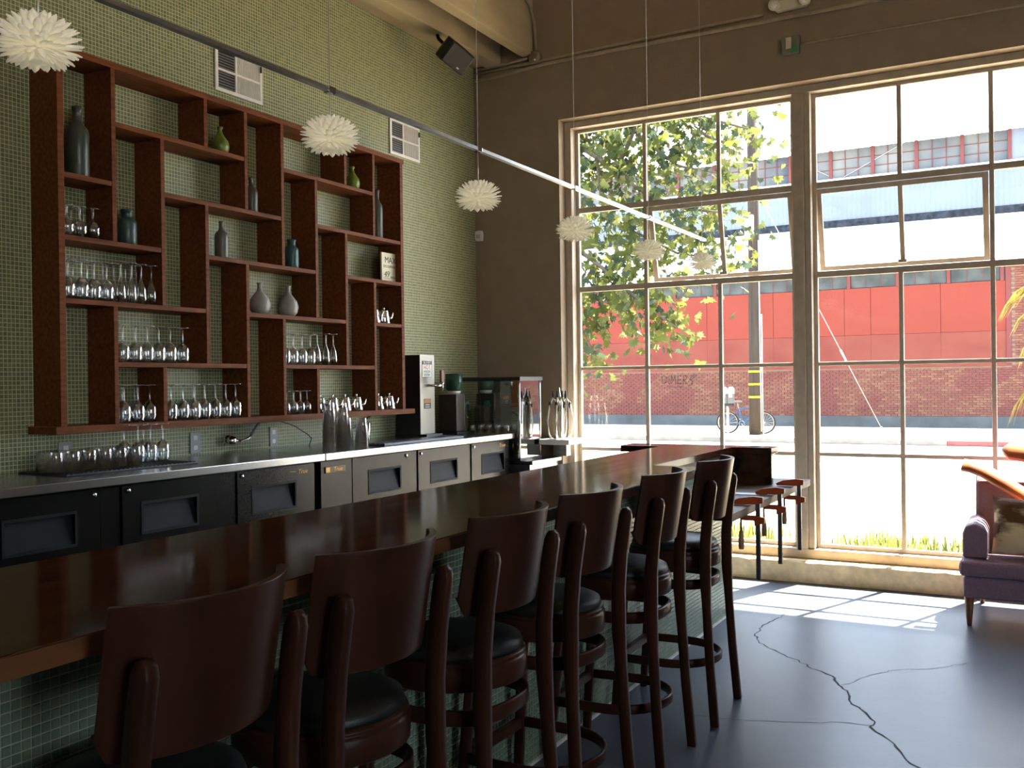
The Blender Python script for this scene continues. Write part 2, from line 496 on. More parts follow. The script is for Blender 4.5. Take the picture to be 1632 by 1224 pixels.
# timber surround, one frame for the whole opening
t = thing('window_frame', 'taupe painted timber frame around the steel window bays', 'frame', (XF0, 0, OZ0), kind='structure')
del t['category']
def FB(x0, x1, y0, y1, z0, z1): return MB().box(x0-XF0, x1-XF0, y0, y1, z0-OZ0, z1-OZ0)
FB(XF0, XF1+.03, 3.36, OY1, OZ0, OZ1).build('jamb', m_trim, t, bevel=0.005)
FB(XF0, XF1+.03, OY0, -0.292, OZ0, OZ1).build('jamb', m_trim, t, bevel=0.005)
FB(XF0+.001, XF1+.029, -0.292, 3.36, 3.529, OZ1-.001).build('head', m_trim, t, bevel=0.005)
FB(XF0+.001, XF1+.029, -0.292, 3.36, OZ0+.001, 0.225).build('sill_rail', m_trim, t, bevel=0.005)
for a, b in ((1.585, 1.458),):
    FB(XF0-0.004, XF1+.03, b+0.045, a, 0.225, 3.529).build('mullion', m_trim, t, bevel=0.006)
    FB(XF0+0.012, XF1+.028, b, b+0.044, 0.225, 3.529).build('mullion_bead', m_trim, t, bevel=0.006)

# added fill-light windows in the unseen right wall: plain frames with glass
for i, (a, b) in enumerate(ADDED_WR):
    t = thing('window_%d' % (3+i), 'added unseen window for fill light in the cream side wall', 'window', ((a+b)/2, YR-0.15, 0.6), kind='structure')
    del t['category']
    h = (b-a)/2
    for x0, x1, z0, z1 in ((-h, -h+.06, 0, 3), (h-.06, h, 0, 3), (-h+.06, h-.06, 0, .06), (-h+.06, h-.06, 2.94, 3), (-.03, .03, .06, 2.94)):
        MB().box(x0, x1, -.04, .04, z0, z1).build('sash_bar', m_trim, t)
    for x0, x1 in ((-h+.06, -.03), (.03, h-.06)): MB().box(x0, x1, -.004, .004, .06, 2.94).build('pane', m_pane, t)

# outside canopy over the windows (its edge cuts the sun patch on the floor)
MB().box(XW+0.32, 8.58, -6.0, 4.6, 3.90, 4.02).build('canopy', m_sidewall, kind='structure', label='flat canopy over the windows outside')

# ------------------------------------------------------------------ conduits and fittings on the window wall
def conduit(label, pts, r=0.011, cat='conduit'):
    ob = MB().tube(pts, r, 8).build('conduit', P('conduit_paint', (0.36, 0.285, 0.205), 0.5), None, label=label, cat=cat, group='conduits on the window wall')
    return ob
XC = XW-0.016
conduit('lowest painted conduit bending down into the tiled corner', [(XC, 4.19, 4.02), (XC, 3.95, 4.02), (XC, 3.75, 4.035), (XC, 3.55, 4.05), (XC, 2.8, 4.052), (XC, 0.0, 4.045), (XC, -4, 4.045)], 0.015)
conduit('middle painted conduit running along the top of the window wall', [(XC, 4.19, 4.075), (XC, 3.75, 4.077), (XC, 3.5, 4.079), (XC, 3.0, 4.09), (XC, 1.9, 4.100), (XC, 1.75, 4.10)], 0.012)
conduit('short painted conduit from the corner to the round junction box', [(XC, 4.19, 4.105), (XC, 3.9, 4.11), (XC, 3.68, 4.125)], 0.012)
conduit('conduit curving down the deep beam to the junction box', [(4.0, 3.626, 4.62), (6.2, 3.626, 4.60), (6.75, 3.626, 4.58), (6.92, 3.622, 4.52), (6.975, 3.615, 4.40), (XC, 3.605, 4.16)], 0.012)
conduit('painted conduit running right from the small green alarm box', [(XC, 1.49, 3.842), (XC, 0.0, 3.835), (XC, -4, 3.835)], 0.009)
t = thing('junction_box', 'round painted junction box beside the deep beam', 'box', (XW, 3.615, 4.115))
m = P('junction_box_paint', (0.20, 0.165, 0.125), 0.6)
mb = MB(); pr = [(0.0, 0), (0.055, 0), (0.055, 0.035), (0.05, 0.045), (0.0, 0.047)]
def lathe_x(mb, prof, c, sgn=-1, n=16):
    q = MB().lathe(prof, n); mb.add([(c[0]+sgn*z, c[1]+x, c[2]+y) for x, y, z in q.v], q.f, True); return mb
lathe_x(mb, pr, (0, 0, 0)).build('body', m, t)
mb = MB(); lathe_x(mb, [(0.0, 0.045), (0.012, 0.046), (0.010, 0.053), (0, 0.054)], (0, -0.01, -0.025), n=10).build('screw', m_chrome, t)
# emergency light
EL = t = thing('emergency_light', 'cream twin-head emergency light on the window wall', 'lamp', (XW, 1.545, 4.12))
m_cream = P('cream_lamp_housing', (0.62, 0.57, 0.45), 0.45, var=0.04)
MB().prism([(0.15, -0.045), (0.18, -0.01), (0.18, 0.03), (0.14, 0.065), (-0.14, 0.075), (-0.19, 0.04), (-0.19, 0.005), (-0.15, -0.03)], 'x', -0.085, -0.002).build('housing', m_cream, t, bevel=0.012, seg=3)
for yy, ang in ((0.155, 0.5), (-0.150, -0.2)):
    mb = MB(); q = MB().lathe([(0.0, 0), (0.055, 0), (0.062, 0.02), (0.062, 0.055), (0.052, 0.06), (0.0, 0.057)], 18)
    d = Vector((-1, 0.35*ang, -0.35)).normalized().to_track_quat('Z', 'Y')
    mb.add([d @ Vector(p)+Vector((-0.075, yy, 0.035)) for p in q.v], q.f, True)
    h = mb.build('lamp_head', m_cream, t)
    q = MB().lathe([(0.0, 0.058), (0.045, 0.058), (0.04, 0.064), (0.0, 0.066)], 18); mb = MB()
    mb.add([d @ Vector(p)+Vector((-0.075, yy, 0.035)) for p in q.v], q.f, True)
    mb.build('lens', P('ribbed_lens', (0.75, 0.74, 0.7), 0.15, var=0.25, scale=70), h)
EL.scale = (0.68, 0.68, 0.68)
t = thing('alarm_box', 'small grey and green alarm box under the emergency light', 'box', (XW, 1.553, 3.79))
MB().box(-0.04, -0.001, -0.062, 0.062, -0.01, 0.115).build('housing', P('grey_green_box', (0.16, 0.17, 0.145), 0.5), t, bevel=0.004)
MB().box(-0.044, -0.04, -0.006, 0.032, 0.025, 0.105).build('label_plate', m_cream, t)
MB().box(-0.046, -0.04, -0.055, -0.006, 0.0, 0.04).build('green_lens', P('green_lens', (0.03, 0.22, 0.08), 0.3), t, bevel=0.002)
t = thing('motion_sensor', 'small white motion sensor in the corner of the window wall', 'sensor', (XW, 4.165, 2.66))
MB().prism([(-0.028, 0), (0.028, 0), (0.032, 0.05), (0.026, 0.085), (-0.026, 0.085), (-0.032, 0.05)], 'x', -0.045, -0.001).build('housing', m_whitepl, t, bevel=0.008, seg=3)
MB().box(-0.048, -0.045, -0.016, 0.016, 0.02, 0.05).build('lens', P('sensor_lens', (0.5, 0.5, 0.47), 0.2), t, bevel=0.001)
# loudspeaker under the joist
t = thing('loudspeaker', 'black loudspeaker hanging from the joist above the bar wall', 'speaker', (6.12, 3.85, 3.925))
R = Matrix.Rotation(math.radians(-35), 3, 'Z') @ Matrix.Rotation(math.radians(35), 3, 'X') @ Matrix.Rotation(math.radians(28), 3, 'Y')
def RB(mb): mb.v = [tuple(R @ Vector(p)) for p in mb.v]; return mb
RB(MB().prism([(-0.13, 0.0), (-0.075, 0.13), (0.075, 0.13), (0.13, 0.0), (0.115, -0.075), (-0.115, -0.075)], 'z', -0.085, 0.085)).build('cabinet', m_blackpl, t, bevel=0.014, seg=3)
RB(MB().prism([(-0.108, -0.073), (0.108, -0.073), (0.100, -0.086), (-0.100, -0.086)], 'z', -0.075, 0.075)).build('grille', P('black_grille', (0.03, 0.028, 0.026), 0.6, bump=0.6, bscale=600), t, bevel=0.003)
RB(MB().box(0.03, 0.05, -0.089, -0.086, -0.06, -0.05)).build('badge', m_alu, t)
MB().tube([(0, 0.06, 0.06), (0, 0.10, 0.11), (0.0, 0.14, 0.15), (0, 0.15, 0.1835)], 0.014).build('bracket', m_blackpl, t)
# two air grilles in the tiled wall
for i, (xa, z0, lab) in enumerate(((4.068, 3.192, 'white air grille in the tiled wall above the middle of the shelf'), (5.778, 3.166, 'white air grille in the tiled wall at the right end of the shelf'))):
    t = thing('air_grille', lab, 'grille', (xa, YT, z0), group='air grilles in the tiled wall')
    W, H, D = 0.385, 0.27, -0.012
    for x0, x1, a, b in ((0, W, 0, .022), (0, W, H-.022, H), (0, .022, .022, H-.022), (W-.022, W, .022, H-.022)):
        MB().box(x0, x1, D, -0.0005, a, b).build('frame', m_whitepl, t, bevel=0.002)
    MB().box(W*.43-.006, W*.43+.006, D+.001, -.0005, .022, H-.022).build('divider', m_whitepl, t)
    MB().box(.022, W-.022, D+.002, -.0005, H*.48-.006, H*.48+.006).build('divider', m_whitepl, t)
    MB().box(.02, W*.43, -.002, -.0003, .02, H-.02).build('backing', m_blackpl, t)
    MB().box(W*.43, W-.02, -.0035, -.0003, .02, H-.02).build('backing', P('pale_grille_backing', (0.45, 0.44, 0.40), 0.6), t)
    for k in range(14):
        z = .03+k*(H-.06)/13
        MB().obox((W*.21+.012, D+.006, z), (W*.19, 0, 0), (0, .004, .002), (0, -.0006, .0012)).build('slat', P('grey_slat', (0.25, 0.24, 0.22), 0.5), t)
    for k in range(16):
        x = W*.43+.014+k*(W*.57-.045)/15
        MB().obox((x, D+.006, H/2), (.0015, 0, 0), (0, .0045, 0), (0, 0, H/2-.024)).build('slat', m_whitepl, t)
    MB().box(W-.02, W-.014, D-.01, D+.002, H*.72, H*.86).build('lever', m_blackpl, t)

# ================================================================== WALL SHELF
CX = [2.912, 3.205, 3.505, 3.805, 4.108, 4.410, 4.715, 5.010, 5.315, 5.640]
RZ = [3.055, 2.767, 2.467, 2.172, 1.873, 1.574, 1.262]      # row 0 = top board
YS0, YS1 = 4.012, YT-0.002
sh = thing('wall_shelf', 'large red-brown wooden wall shelf in a woven brick pattern', 'shelf', (CX[0], YT, RZ[6]))
def SB(name, x0, x1, z0, z1, y0=YS0):
    MB().box(x0-CX[0], x1-CX[0], y0-YT, YS1-YT, z0-RZ[6], z1-RZ[6]).build(name, m_shelfwood, sh, bevel=0.0025)
T = 0.0125
SB('top_board', CX[0]-0.02, CX[9]+0.03, RZ[0]-0.016, RZ[0]+0.016, YS0-0.002)
SB('bottom_board', CX[0]-0.05, 5.765, RZ[6]-0.018, RZ[6]+0.018, YS0-0.008)
SB('side_board', CX[0]-0.018, CX[0]+0.016, RZ[6]+0.018, RZ[0]-0.016)
SB('side_board', CX[9]-0.016, CX[9]+0.018, RZ[6]+0.018, RZ[0]-0.016)
for r, a, b in [(1, 1, 4), (1, 5, 8), (2, 0, 1), (2, 2, 5), (2, 6, 9), (3, 0, 2), (3, 3, 6), (3, 7, 9), (4, 0, 3), (4, 4, 7), (4, 8, 9), (5, 1, 4), (5, 5, 8)]:
    SB('shelf_board', CX[a]+(0.016 if a == 0 else T), CX[b]-(0.016 if b == 9 else T), RZ[r]-T, RZ[r]+T, YS0+0.002)
for c, a, b in [(1, 0, 3), (1, 4, 6), (2, 1, 4), (2, 5, 6), (3, 0, 1), (3, 2, 5), (4, 0, 2), (4, 3, 6), (5, 0, 3), (5, 4, 6), (6, 1, 4), (6, 5, 6), (7, 0, 1), (7, 2, 5), (8, 0, 2), (8, 3, 6)]:
    SB('upright', CX[c]-T, CX[c]+T, RZ[b]+(0.018 if b == 6 else T), RZ[a]-(0.016 if a == 0 else T))
def top(r): return RZ[r]+(0.018 if r == 6 else T)+0.0004

# ------------------------------------------------------------------ vases and bottles
def vase(name, prof, mat, loc, label, cat='vase', n=24):
    return MB().lathe(prof, n).build(name, mat, None, label=label, cat=cat).__setattr__('location', loc)
def glaze(name, c, c2, rough=0.35, scale=14): return P(name, c, rough, sub=c2, scale=scale, stretch=(1, 1, .6), bump=0.1, bscale=60)
BOT = [(0.0, 0), (0.050, 0), (0.055, 0.008), (0.055, 0.215), (0.050, 0.240), (0.030, 0.262), (0.0215, 0.28), (0.0205, 0.325), (0.025, 0.330), (0.025, 0.350), (0.016, 0.352), (0.015, 0.30), (0, 0.29)]
GOU = [(0, 0), (0.030, 0), (0.046, 0.016), (0.052, 0.045), (0.046, 0.074), (0.026, 0.100), (0.016, 0.118), (0.011, 0.135), (0.012, 0.145), (0.0165, 0.15), (0.016, 0.158), (0.008, 0.158), (0.006, 0.12), (0, 0.11)]
JAR = [(0, 0), (0.044, 0), (0.048, 0.006), (0.048, 0.115), (0.043, 0.130), (0.030, 0.138), (0.027, 0.142), (0.027, 0.172), (0.031, 0.174), (0.031, 0.184), (0.022, 0.184), (0.020, 0.13), (0, 0.12)]
FLK = [(0, 0), (0.036, 0), (0.057, 0.024), (0.064, 0.058), (0.056, 0.092), (0.036, 0.118), (0.019, 0.138), (0.0145, 0.155), (0.0145, 0.175), (0.020, 0.188), (0.013, 0.189), (0.010, 0.15), (0, 0.14)]
SBT = [(0, 0), (0.036, 0), (0.039, 0.006), (0.039, 0.125), (0.034, 0.145), (0.019, 0.160), (0.0135, 0.170), (0.0125, 0.200), (0.0165, 0.204), (0.0165, 0.216), (0.009, 0.217), (0.008, 0.17), (0, 0.16)]
TBT = [(a*0.74, b*1.0) for a, b in BOT]
vase('bottle', BOT, glaze('green_to_grey_glaze', (0.026, 0.042, 0.016), (0.055, 0.062, 0.055)), (3.070, 4.105, top(2)), 'tall green and grey glazed bottle, upper left of the shelf', 'bottle')
vase('gourd_vase', GOU, glaze('lime_glaze', (0.085, 0.13, 0.014), (0.15, 0.19, 0.025)), (3.985, 4.09, top(1)), 'lime green gourd vase left of the pendant lamp', 'vase')
vase('gourd_vase', GOU, glaze('lime_glaze', (0.085, 0.13, 0.014), (0.15, 0.19, 0.025)), (5.180, 4.09, top(1)), 'lime green gourd vase right of the pendant lamp', 'vase')
vase('bottle', SBT, glaze('brown_grey_glaze', (0.04, 0.034, 0.025), (0.075, 0.066, 0.05)), (4.235, 4.10, top(2)), 'brownish grey narrow-necked bottle on the second board', 'bottle')
vase('bottle', SBT, glaze('stone_grey_glaze', (0.085, 0.085, 0.066), (0.125, 0.122, 0.095)), (3.985, 4.09, top(3)), 'pale stone-grey narrow-necked bottle on the third board', 'bottle')
vase('jar', JAR, glaze('teal_glaze', (0.014, 0.046, 0.048), (0.028, 0.075, 0.072)), (3.345, 4.095, top(3)), 'teal wide-necked jar beside the short stem glasses', 'jar')
vase('jar', [(a*.9, b) for a, b in JAR], glaze('bright_teal_glaze', (0.017, 0.07, 0.075), (0.034, 0.105, 0.105)), (4.575, 4.095, top(3)), 'brighter teal jar in the middle of the shelf', 'jar')
vase('flask_vase', FLK, glaze('white_bisque', (0.24, 0.235, 0.21), (0.31, 0.305, 0.28)), (4.285, 4.09, top(4)), 'white round flask vase, left one of the pair', 'vase')
vase('flask_vase', FLK, glaze('white_bisque', (0.24, 0.235, 0.21), (0.31, 0.305, 0.28)), (4.525, 4.085, top(4)), 'white round flask vase, right one of the pair', 'vase')
vase('bottle', TBT, glaze('olive_grey_glaze', (0.036, 0.042, 0.022), (0.062, 0.065, 0.045)), (5.465, 4.10, top(2)), 'slim olive-grey bottle at the right end of the shelf', 'bottle')

# ------------------------------------------------------------------ sign
t = thing('occupancy_sign', 'cream sign reading MAX OCCUPANCY 49 PERSONS on the shelf', 'sign', (5.5625, 4.062, top(3)))
m_ink = P('black_ink', (0.02, 0.02, 0.02), 0.6)
m_card = P('cream_card', (0.62, 0.58, 0.43), 0.6, var=0.04)
MB().box(-0.1, 0.1, 0, 0.014, 0, 0.205).build('board', m_card, t, bevel=0.001)
RX = (PI/2, 0, 0)
text('lettering', 'MAX', 0.062, (0, -0.0004, 0.153), RX, m_ink, t)
text('lettering', 'OCCUPANCY', 0.0275, (0, -0.0004, 0.108), RX, m_ink, t)
text('lettering', '49', 0.062, (-0.045, -0.0004, 0.052), RX, m_ink, t, shear=0.2)
text('lettering', 'PERSONS', 0.021, (0.044, -0.0004, 0.033), RX, m_ink, t)
MB().box(-0.08, -0.012, -0.001, 0, 0.024, 0.026).build('underline', m_ink, t)

# ------------------------------------------------------------------ glassware
def mesh_lathe(name, prof, n=18, mat=m_glass): return MB().lathe(prof, n).mesh(name, mat)
def inv(prof):
    """turn an upright glass (r,z) upside down"""
    h = max(z for _, z in prof); return [(r, h-z) for r, z in prof]
WINE = [(0, 0), (0.034, 0), (0.034, 0.0025), (0.010, 0.006), (0.0045, 0.012), (0.004, 0.075), (0.006, 0.082), (0.022, 0.094), (0.033, 0.112), (0.0365, 0.135), (0.034, 0.165), (0.0295, 0.192), (0.0285, 0.192), (0.033, 0.165), (0.0352, 0.135), (0.0317, 0.113), (0.021, 0.097), (0, 0.088)]
GOB = [(0, 0), (0.031, 0), (0.031, 0.0025), (0.009, 0.006), (0.0055, 0.012), (0.0055, 0.052), (0.011, 0.062), (0.029, 0.076), (0.034, 0.098), (0.032, 0.152), (0.031, 0.152), (0.0328, 0.098), (0.028, 0.078), (0, 0.068)]
FLU = [(0, 0), (0.031, 0), (0.031, 0.0025), (0.008, 0.006), (0.004, 0.012), (0.004, 0.07), (0.010, 0.088), (0.021, 0.120), (0.0255, 0.155), (0.0250, 0.205), (0.024, 0.205), (0.0243, 0.155), (0.0198, 0.121), (0.008, 0.09), (0, 0.085)]
SML = [(0, 0), (0.028, 0), (0.028, 0.0025), (0.008, 0.006), (0.0045, 0.012), (0.0045, 0.055), (0.009, 0.064), (0.026, 0.078), (0.0305, 0.098), (0.027, 0.145), (0.026, 0.145), (0.0293, 0.098), (0.025, 0.080), (0, 0.07)]
TUM = [(0, 0), (0.034, 0), (0.036, 0.004), (0.040, 0.092), (0.039, 0.092), (0.0345, 0.010), (0, 0.010)]
PIN = [(0, 0), (0.029, 0), (0.031, 0.004), (0.044, 0.148), (0.0425, 0.148), (0.0295, 0.012), (0, 0.012)]
SHO = [(0, 0), (0.019, 0), (0.020, 0.004), (0.026, 0.062), (0.025, 0.062), (0.018, 0.012), (0, 0.012)]
ME = {k: mesh_lathe(k, inv(v)) for k, v in dict(wine_glass=WINE, goblet=GOB, champagne_flute=FLU, small_wine_glass=SML, tumbler=TUM, pint_glass=PIN, shot_glass=SHO).items()}
def glass(kind, x, y, z, label, group):
    return link(kind, ME[kind], None, (x, y, z), (0, 0, random.uniform(0, 1)), label=label, cat='glass', group=group)
def row(kind, xs, y, z, desc, group):
    for i, x in enumerate(xs):
        glass(kind, x, y+random.uniform(-.004, .004), z, 'upturned %s, %s from left %s' % (kind.replace('_', ' '), ORD[i], desc), group)
row('goblet', [2.975, 3.048, 3.121], 4.065, top(3), 'in front beside the teal jar', 'goblets beside the teal jar')
row('goblet', [2.985, 3.058, 3.131], 4.150, top(3), 'at the back beside the teal jar', 'goblets beside the teal jar')
row('wine_glass', [2.972, 3.045, 3.118, 3.191], 4.06, top(4), 'in front below the teal jar', 'wine glasses under the teal jar')
row('wine_glass', [2.985, 3.065, 3.140], 4.145, top(4), 'at the back below the teal jar', 'wine glasses under the teal jar')
row('champagne_flute', [3.268, 3.3325, 3.3965, 3.4605], 4.055, top(4), 'in front below the teal jar', 'flutes under the teal jar')
row('champagne_flute', [3.228, 3.297, 3.366, 3.435], 4.14, top(4), 'at the back below the teal jar', 'flutes under the teal jar')
row('wine_glass', [3.290, 3.365, 3.440, 3.517, 3.594, 3.675], 4.07, top(5), 'on the lowest inner board at left', 'wine glasses on the lowest inner board')
row('wine_glass', [3.282, 3.366, 3.445], 4.06, top(6), 'in front, narrow bottom bay', 'wine glasses in the narrow bottom bay')
row('wine_glass', [3.262, 3.338, 3.416], 4.14, top(6), 'at the back, narrow bottom bay', 'wine glasses in the narrow bottom bay')
row('wine_glass', [3.585, 3.663, 3.741, 3.819, 3.897, 3.972, 4.045], 4.06, top(6), 'in front, wide bottom bay', 'wine glasses in the wide bottom bay')
row('wine_glass', [3.575, 3.655, 3.735, 3.815, 3.895], 4.145, top(6), 'at the back, wide bottom bay', 'wine glasses in the wide bottom bay')
row('wine_glass', [4.470, 4.545, 4.622, 4.700], 4.065, top(5), 'on the board above the steel teapots', 'wine glasses above the teapots')
row('champagne_flute', [4.772, 4.850, 4.925], 4.065, top(5), 'on the board above the steel teapots', 'flutes above the teapots')
row('small_wine_glass', [4.465, 4.530, 4.596, 4.662], 4.06, top(6), 'in front beside the steel teapots', 'small wine glasses beside the teapots')
row('small_wine_glass', [4.490, 4.560, 4.630], 4.14, top(6), 'at the back beside the steel teapots', 'small wine glasses beside the teapots')

# ------------------------------------------------------------------ steel teapots
def teapot(loc, rz, label, s=1.0):
    t = thing('steel_teapot', label, 'teapot', loc, rz, 'steel teapots on the shelf')
    MB().lathe([(0, 0), (0.045*s, 0), (0.048*s, 0.006*s), (0.034*s, 0.080*s), (0.032*s, 0.088*s), (0, 0.089*s)], 18).build('body', m_chrome, t)
    l = MB().lathe([(0.033*s, 0.088*s), (0.031*s, 0.093*s), (0.012*s, 0.099*s), (0, 0.100*s)], 16).build('lid', m_chrome, t)
    MB().lathe([(0, 0.099*s), (0.004*s, 0.1*s), (0.0085*s, 0.107*s), (0.007*s, 0.115*s), (0, 0.117*s)], 10).build('knob', m_chrome, l)
    MB().tube([(0.036*s, 0, 0.03*s), (0.055*s, 0, 0.05*s), (0.066*s, 0, 0.082*s)], [0.014*s, 0.009*s, 0.006*s], 8).build('spout', m_chrome, t)
    MB().tube([(-0.033*s, 0, 0.078*s), (-0.060*s, 0, 0.080*s), (-0.066*s, 0, 0.06*s), (-0.058*s, 0, 0.03*s), (-0.044*s, 0, 0.016*s)], 0.0045*s, 6).build('handle', m_chrome, t)
    return t
tp = teapot((4.80, 4.075, top(6)), -1.1, 'small steel teapot, first from the left on the bottom board')
for i, x in enumerate([4.93, 5.06, 5.19], 1):
    dup(tp, (x, 4.075+0.004*i, top(6)), -1.1+0.15*i, 'small steel teapot, %s from the left on the bottom board' % ORD[i])
for i, x in enumerate([5.415, 5.545]):
    dup(tp, (x, 4.075, top(6)), -1.3+0.4*i, 'small steel teapot, %s of two in the right end bay of the bottom board' % ORD[i])
for i, x in enumerate([5.395, 5.51]):
    dup(tp, (x, 4.085, top(4)), -1.2+0.5*i, 'small steel teapot, %s of two under the occupancy sign' % ORD[i])

# ================================================================== BACK COUNTER
ZK, YK = 1.070, 3.560
YD = 3.600
for i, (x0, x1, lab) in enumerate(((0.9, 4.232, 'left length of the stainless steel back counter top'), (4.238, 6.462, 'right length of the stainless steel back counter top'))):
    t = thing('counter_top', lab, 'counter', ((x0+x1)/2, 3.88, ZK-0.04))
    h = (x1-x0)/2
    MB().box(-h, h, YK-3.88, YT-0.002-3.88, 0, 0.04).build('slab', m_steel, t, bevel=0.004)
def cooler(name, label, x0, x1, parts):
    t = thing(name, label, 'cooler', ((x0+x1)/2, 3.9, 0))
    ox = (x0+x1)/2
    MB().box(x0-ox, x1-ox, YD+0.03-3.9, 4.19-3.9, 0.10, ZK-0.0415).build('body', m_black, t)
    MB().box(x0-ox+.02, x1-ox-.02, YD+0.09-3.9, 4.15-3.9, 0.0, 0.10).build('plinth', m_blackpl, t)
    for kind, a, b in parts:
        if kind == 'door':
            w = b-a
            # door leaf with a recessed pull in its upper middle
            hx0, hx1, hz0, hz1 = a+w*0.5-0.158+0.03, a+w*0.5+0.158+0.03, 0.800, 0.927
            if b < 4.3: hx0 -= 0.055; hx1 -= 0.055
            f, k = YD-3.9, YD+0.028-3.9
            mb = MB()
            mb.box(a-ox, hx0-ox, f, k, 0.13, ZK-0.05); mb.box(hx1-ox, b-ox, f, k, 0.13, ZK-0.05)
            mb.box(hx0-ox, hx1-ox, f, k, 0.13, hz0); mb.box(hx0-ox, hx1-ox, f, k, hz1, ZK-0.05)
            d = mb.build('door', m_black, t)
            mb = MB()   # sloping recess plate
            mb.add([(hx0-ox, f+0.004, hz0), (hx1-ox, f+0.004, hz0), (hx1-ox, k+0.0, hz1), (hx0-ox, k+0.0, hz1)], [(0, 1, 2, 3)])
            mb.build('pull_recess', m_greypl, d)
            mb = MB()
            for q in ((hx0-.012, hx0, hz0-.012, hz1+.012), (hx1, hx1+.012, hz0-.012, hz1+.012), (hx0, hx1, hz1, hz1+.012), (hx0, hx1, hz0-.012, hz0)):
                mb.box(q[0]-ox, q[1]-ox, f-.003, f+.002, q[2], q[3])
            mb.build('pull_frame', m_greypl, d)
            lx = (b-0.03) if b in LOCK_R else (a+0.03)
            q = MB().lathe([(0, 0), (0.011, 0), (0.011, 0.006), (0.006, 0.010), (0, 0.010)], 12)
            mb = MB(); mb.add([(lx-ox+x, f-z, 0.998+y) for x, y, z in q.v], q.f, True); mb.build('lock', m_chrome, d)
        elif kind == 'post':
            MB().box(a-ox+.004, b-ox-.004, YD+.008-3.9, YD+.03-3.9, 0.13, ZK-0.05).build('centre_post', m_black, t)
        elif kind == 'panel':
            MB().box(a-ox+.003, b-ox-.003, YD+.002-3.9, YD+.03-3.9, 0.13, ZK-0.05).build('compressor_panel', m_black, t)
    return t, ox
LOCK_R = (2.780, 5.104)
c1, ox = cooler('back_bar_cooler', 'black three-door back bar cooler at the left, in the dark', 2.245, 4.205, [('door', 2.262, 2.780), ('post', 2.784, 2.892), ('door', 2.896, 3.486), ('post', 3.490, 3.590), ('door', 3.594, 4.183)])
text('lettering', 'True', 0.034, (4.085-ox, YD-0.001-3.9, 0.982), RX, m_gold, c1, shear=0.35, sx=1.2)
MB().bar((3.985-ox, YD-0.001-3.9, 0.988), (4.03-ox, YD-0.001-3.9, 0.985), 0.001, 0.002).build('lettering_dash', m_gold, c1)
c2, ox = cooler('back_bar_cooler', 'black three-door back bar cooler at the right, near the window', 4.236, 6.440, [('panel', 4.240, 4.522), ('door', 4.526, 5.104), ('post', 5.108, 5.208), ('door', 5.211, 5.771), ('post', 5.775, 5.880), ('door', 5.884, 6.436)])
text('lettering', 'True', 0.040, (6.325-ox, YD-0.001-3.9, 0.985), RX, m_gold, c2, shear=0.35, sx=1.2)
bd = MB().box(4.275-ox, 4.455-ox, YD-0.004-3.9, YD+0.002-3.9, 0.952, 0.990).build('badge', P('dark_bronze', (0.05, 0.03, 0.015), 0.4, 0.5), c2, bevel=0.002)
text('lettering', 'True', 0.034, (4.385-ox, YD-0.0045-3.9, 0.971), RX, m_gold, bd, shear=0.2, sx=1.2)
MB().box(4.282-ox, 4.315-ox, YD-0.0052-3.9, YD-0.0042-3.9, 0.957, 0.985).build('badge_mark', m_gold, bd)
# cooler stretch further left, in the dark outside the picture's left edge
cooler('back_bar_cooler', 'black cooler end at the far left edge under the counter', 1.0, 2.235, [('door', 1.05, 1.60), ('post', 1.604, 1.65), ('door', 1.654, 2.225)])

# things on the counter ---------------------------------------------------
t = thing('bar_mat', 'long black rubber bar mat under the upturned glasses', 'mat', (3.11, 3.93, ZK))
MB().box(-0.375, 0.375, -0.17, 0.17, 0.0004, 0.008).build('mat', m_blackpl, t, bevel=0.002)
for k in range(30):
    MB().box(-0.365+k*0.025, -0.355+k*0.025, -0.165, 0.165, 0.008, 0.011).build('rib', m_blackpl, t)
row('tumbler', [2.770+0.0845*i for i in range(6)], 3.885, ZK+0.0114, 'in the front row on the bar mat', 'tumblers on the bar mat')
row('tumbler', [2.780+0.0845*i for i in range(6)], 3.975, ZK+0.0114, 'in the back row on the bar mat', 'tumblers on the bar mat')
row('wine_glass', [3.272, 3.345, 3.420], 3.945, ZK+0.0114, 'in front on the bar mat', 'wine glasses on the bar mat')
row('wine_glass', [3.255, 3.375], 4.03, ZK+0.0114, 'at the back on the bar mat', 'wine glasses on the bar mat')
for i, (x, y, k) in enumerate(((4.530, 3.775, 5), (4.640, 3.760, 4), (4.720, 3.800, 2), (4.735, 3.690, 2))):
    for j in range(k):
        glass('pint_glass', x, y, ZK+0.0006+j*0.034, 'pint glass, %s from bottom of the %s upturned stack' % (ORD[j], ['tall left', 'second tall', 'short back', 'short front'][i]), 'stacked pint glasses on the counter')
link('pint_glass', MB().lathe(PIN, 18).mesh('pint_glass', m_glass), None, (4.83, 3.745, ZK+0.0006), None, label='pint glass standing upright right of the stacks', cat='glass')
# drip tray in the counter
t = thing('drip_tray', 'long dark slotted drip tray on the right counter top', 'tray', (5.35, 3.71, ZK))
m_navy = P('dark_navy_plastic', (0.014, 0.015, 0.03), 0.25)
MB().box(-0.47, 0.47, -0.085, 0.085, 0.0004, 0.012).build('pan', m_navy, t, bevel=0.003)
for k in range(4): MB().box(-0.455, 0.455, -0.07+k*0.04, -0.05+k*0.04, 0.012, 0.0155).build('slat', m_navy, t)
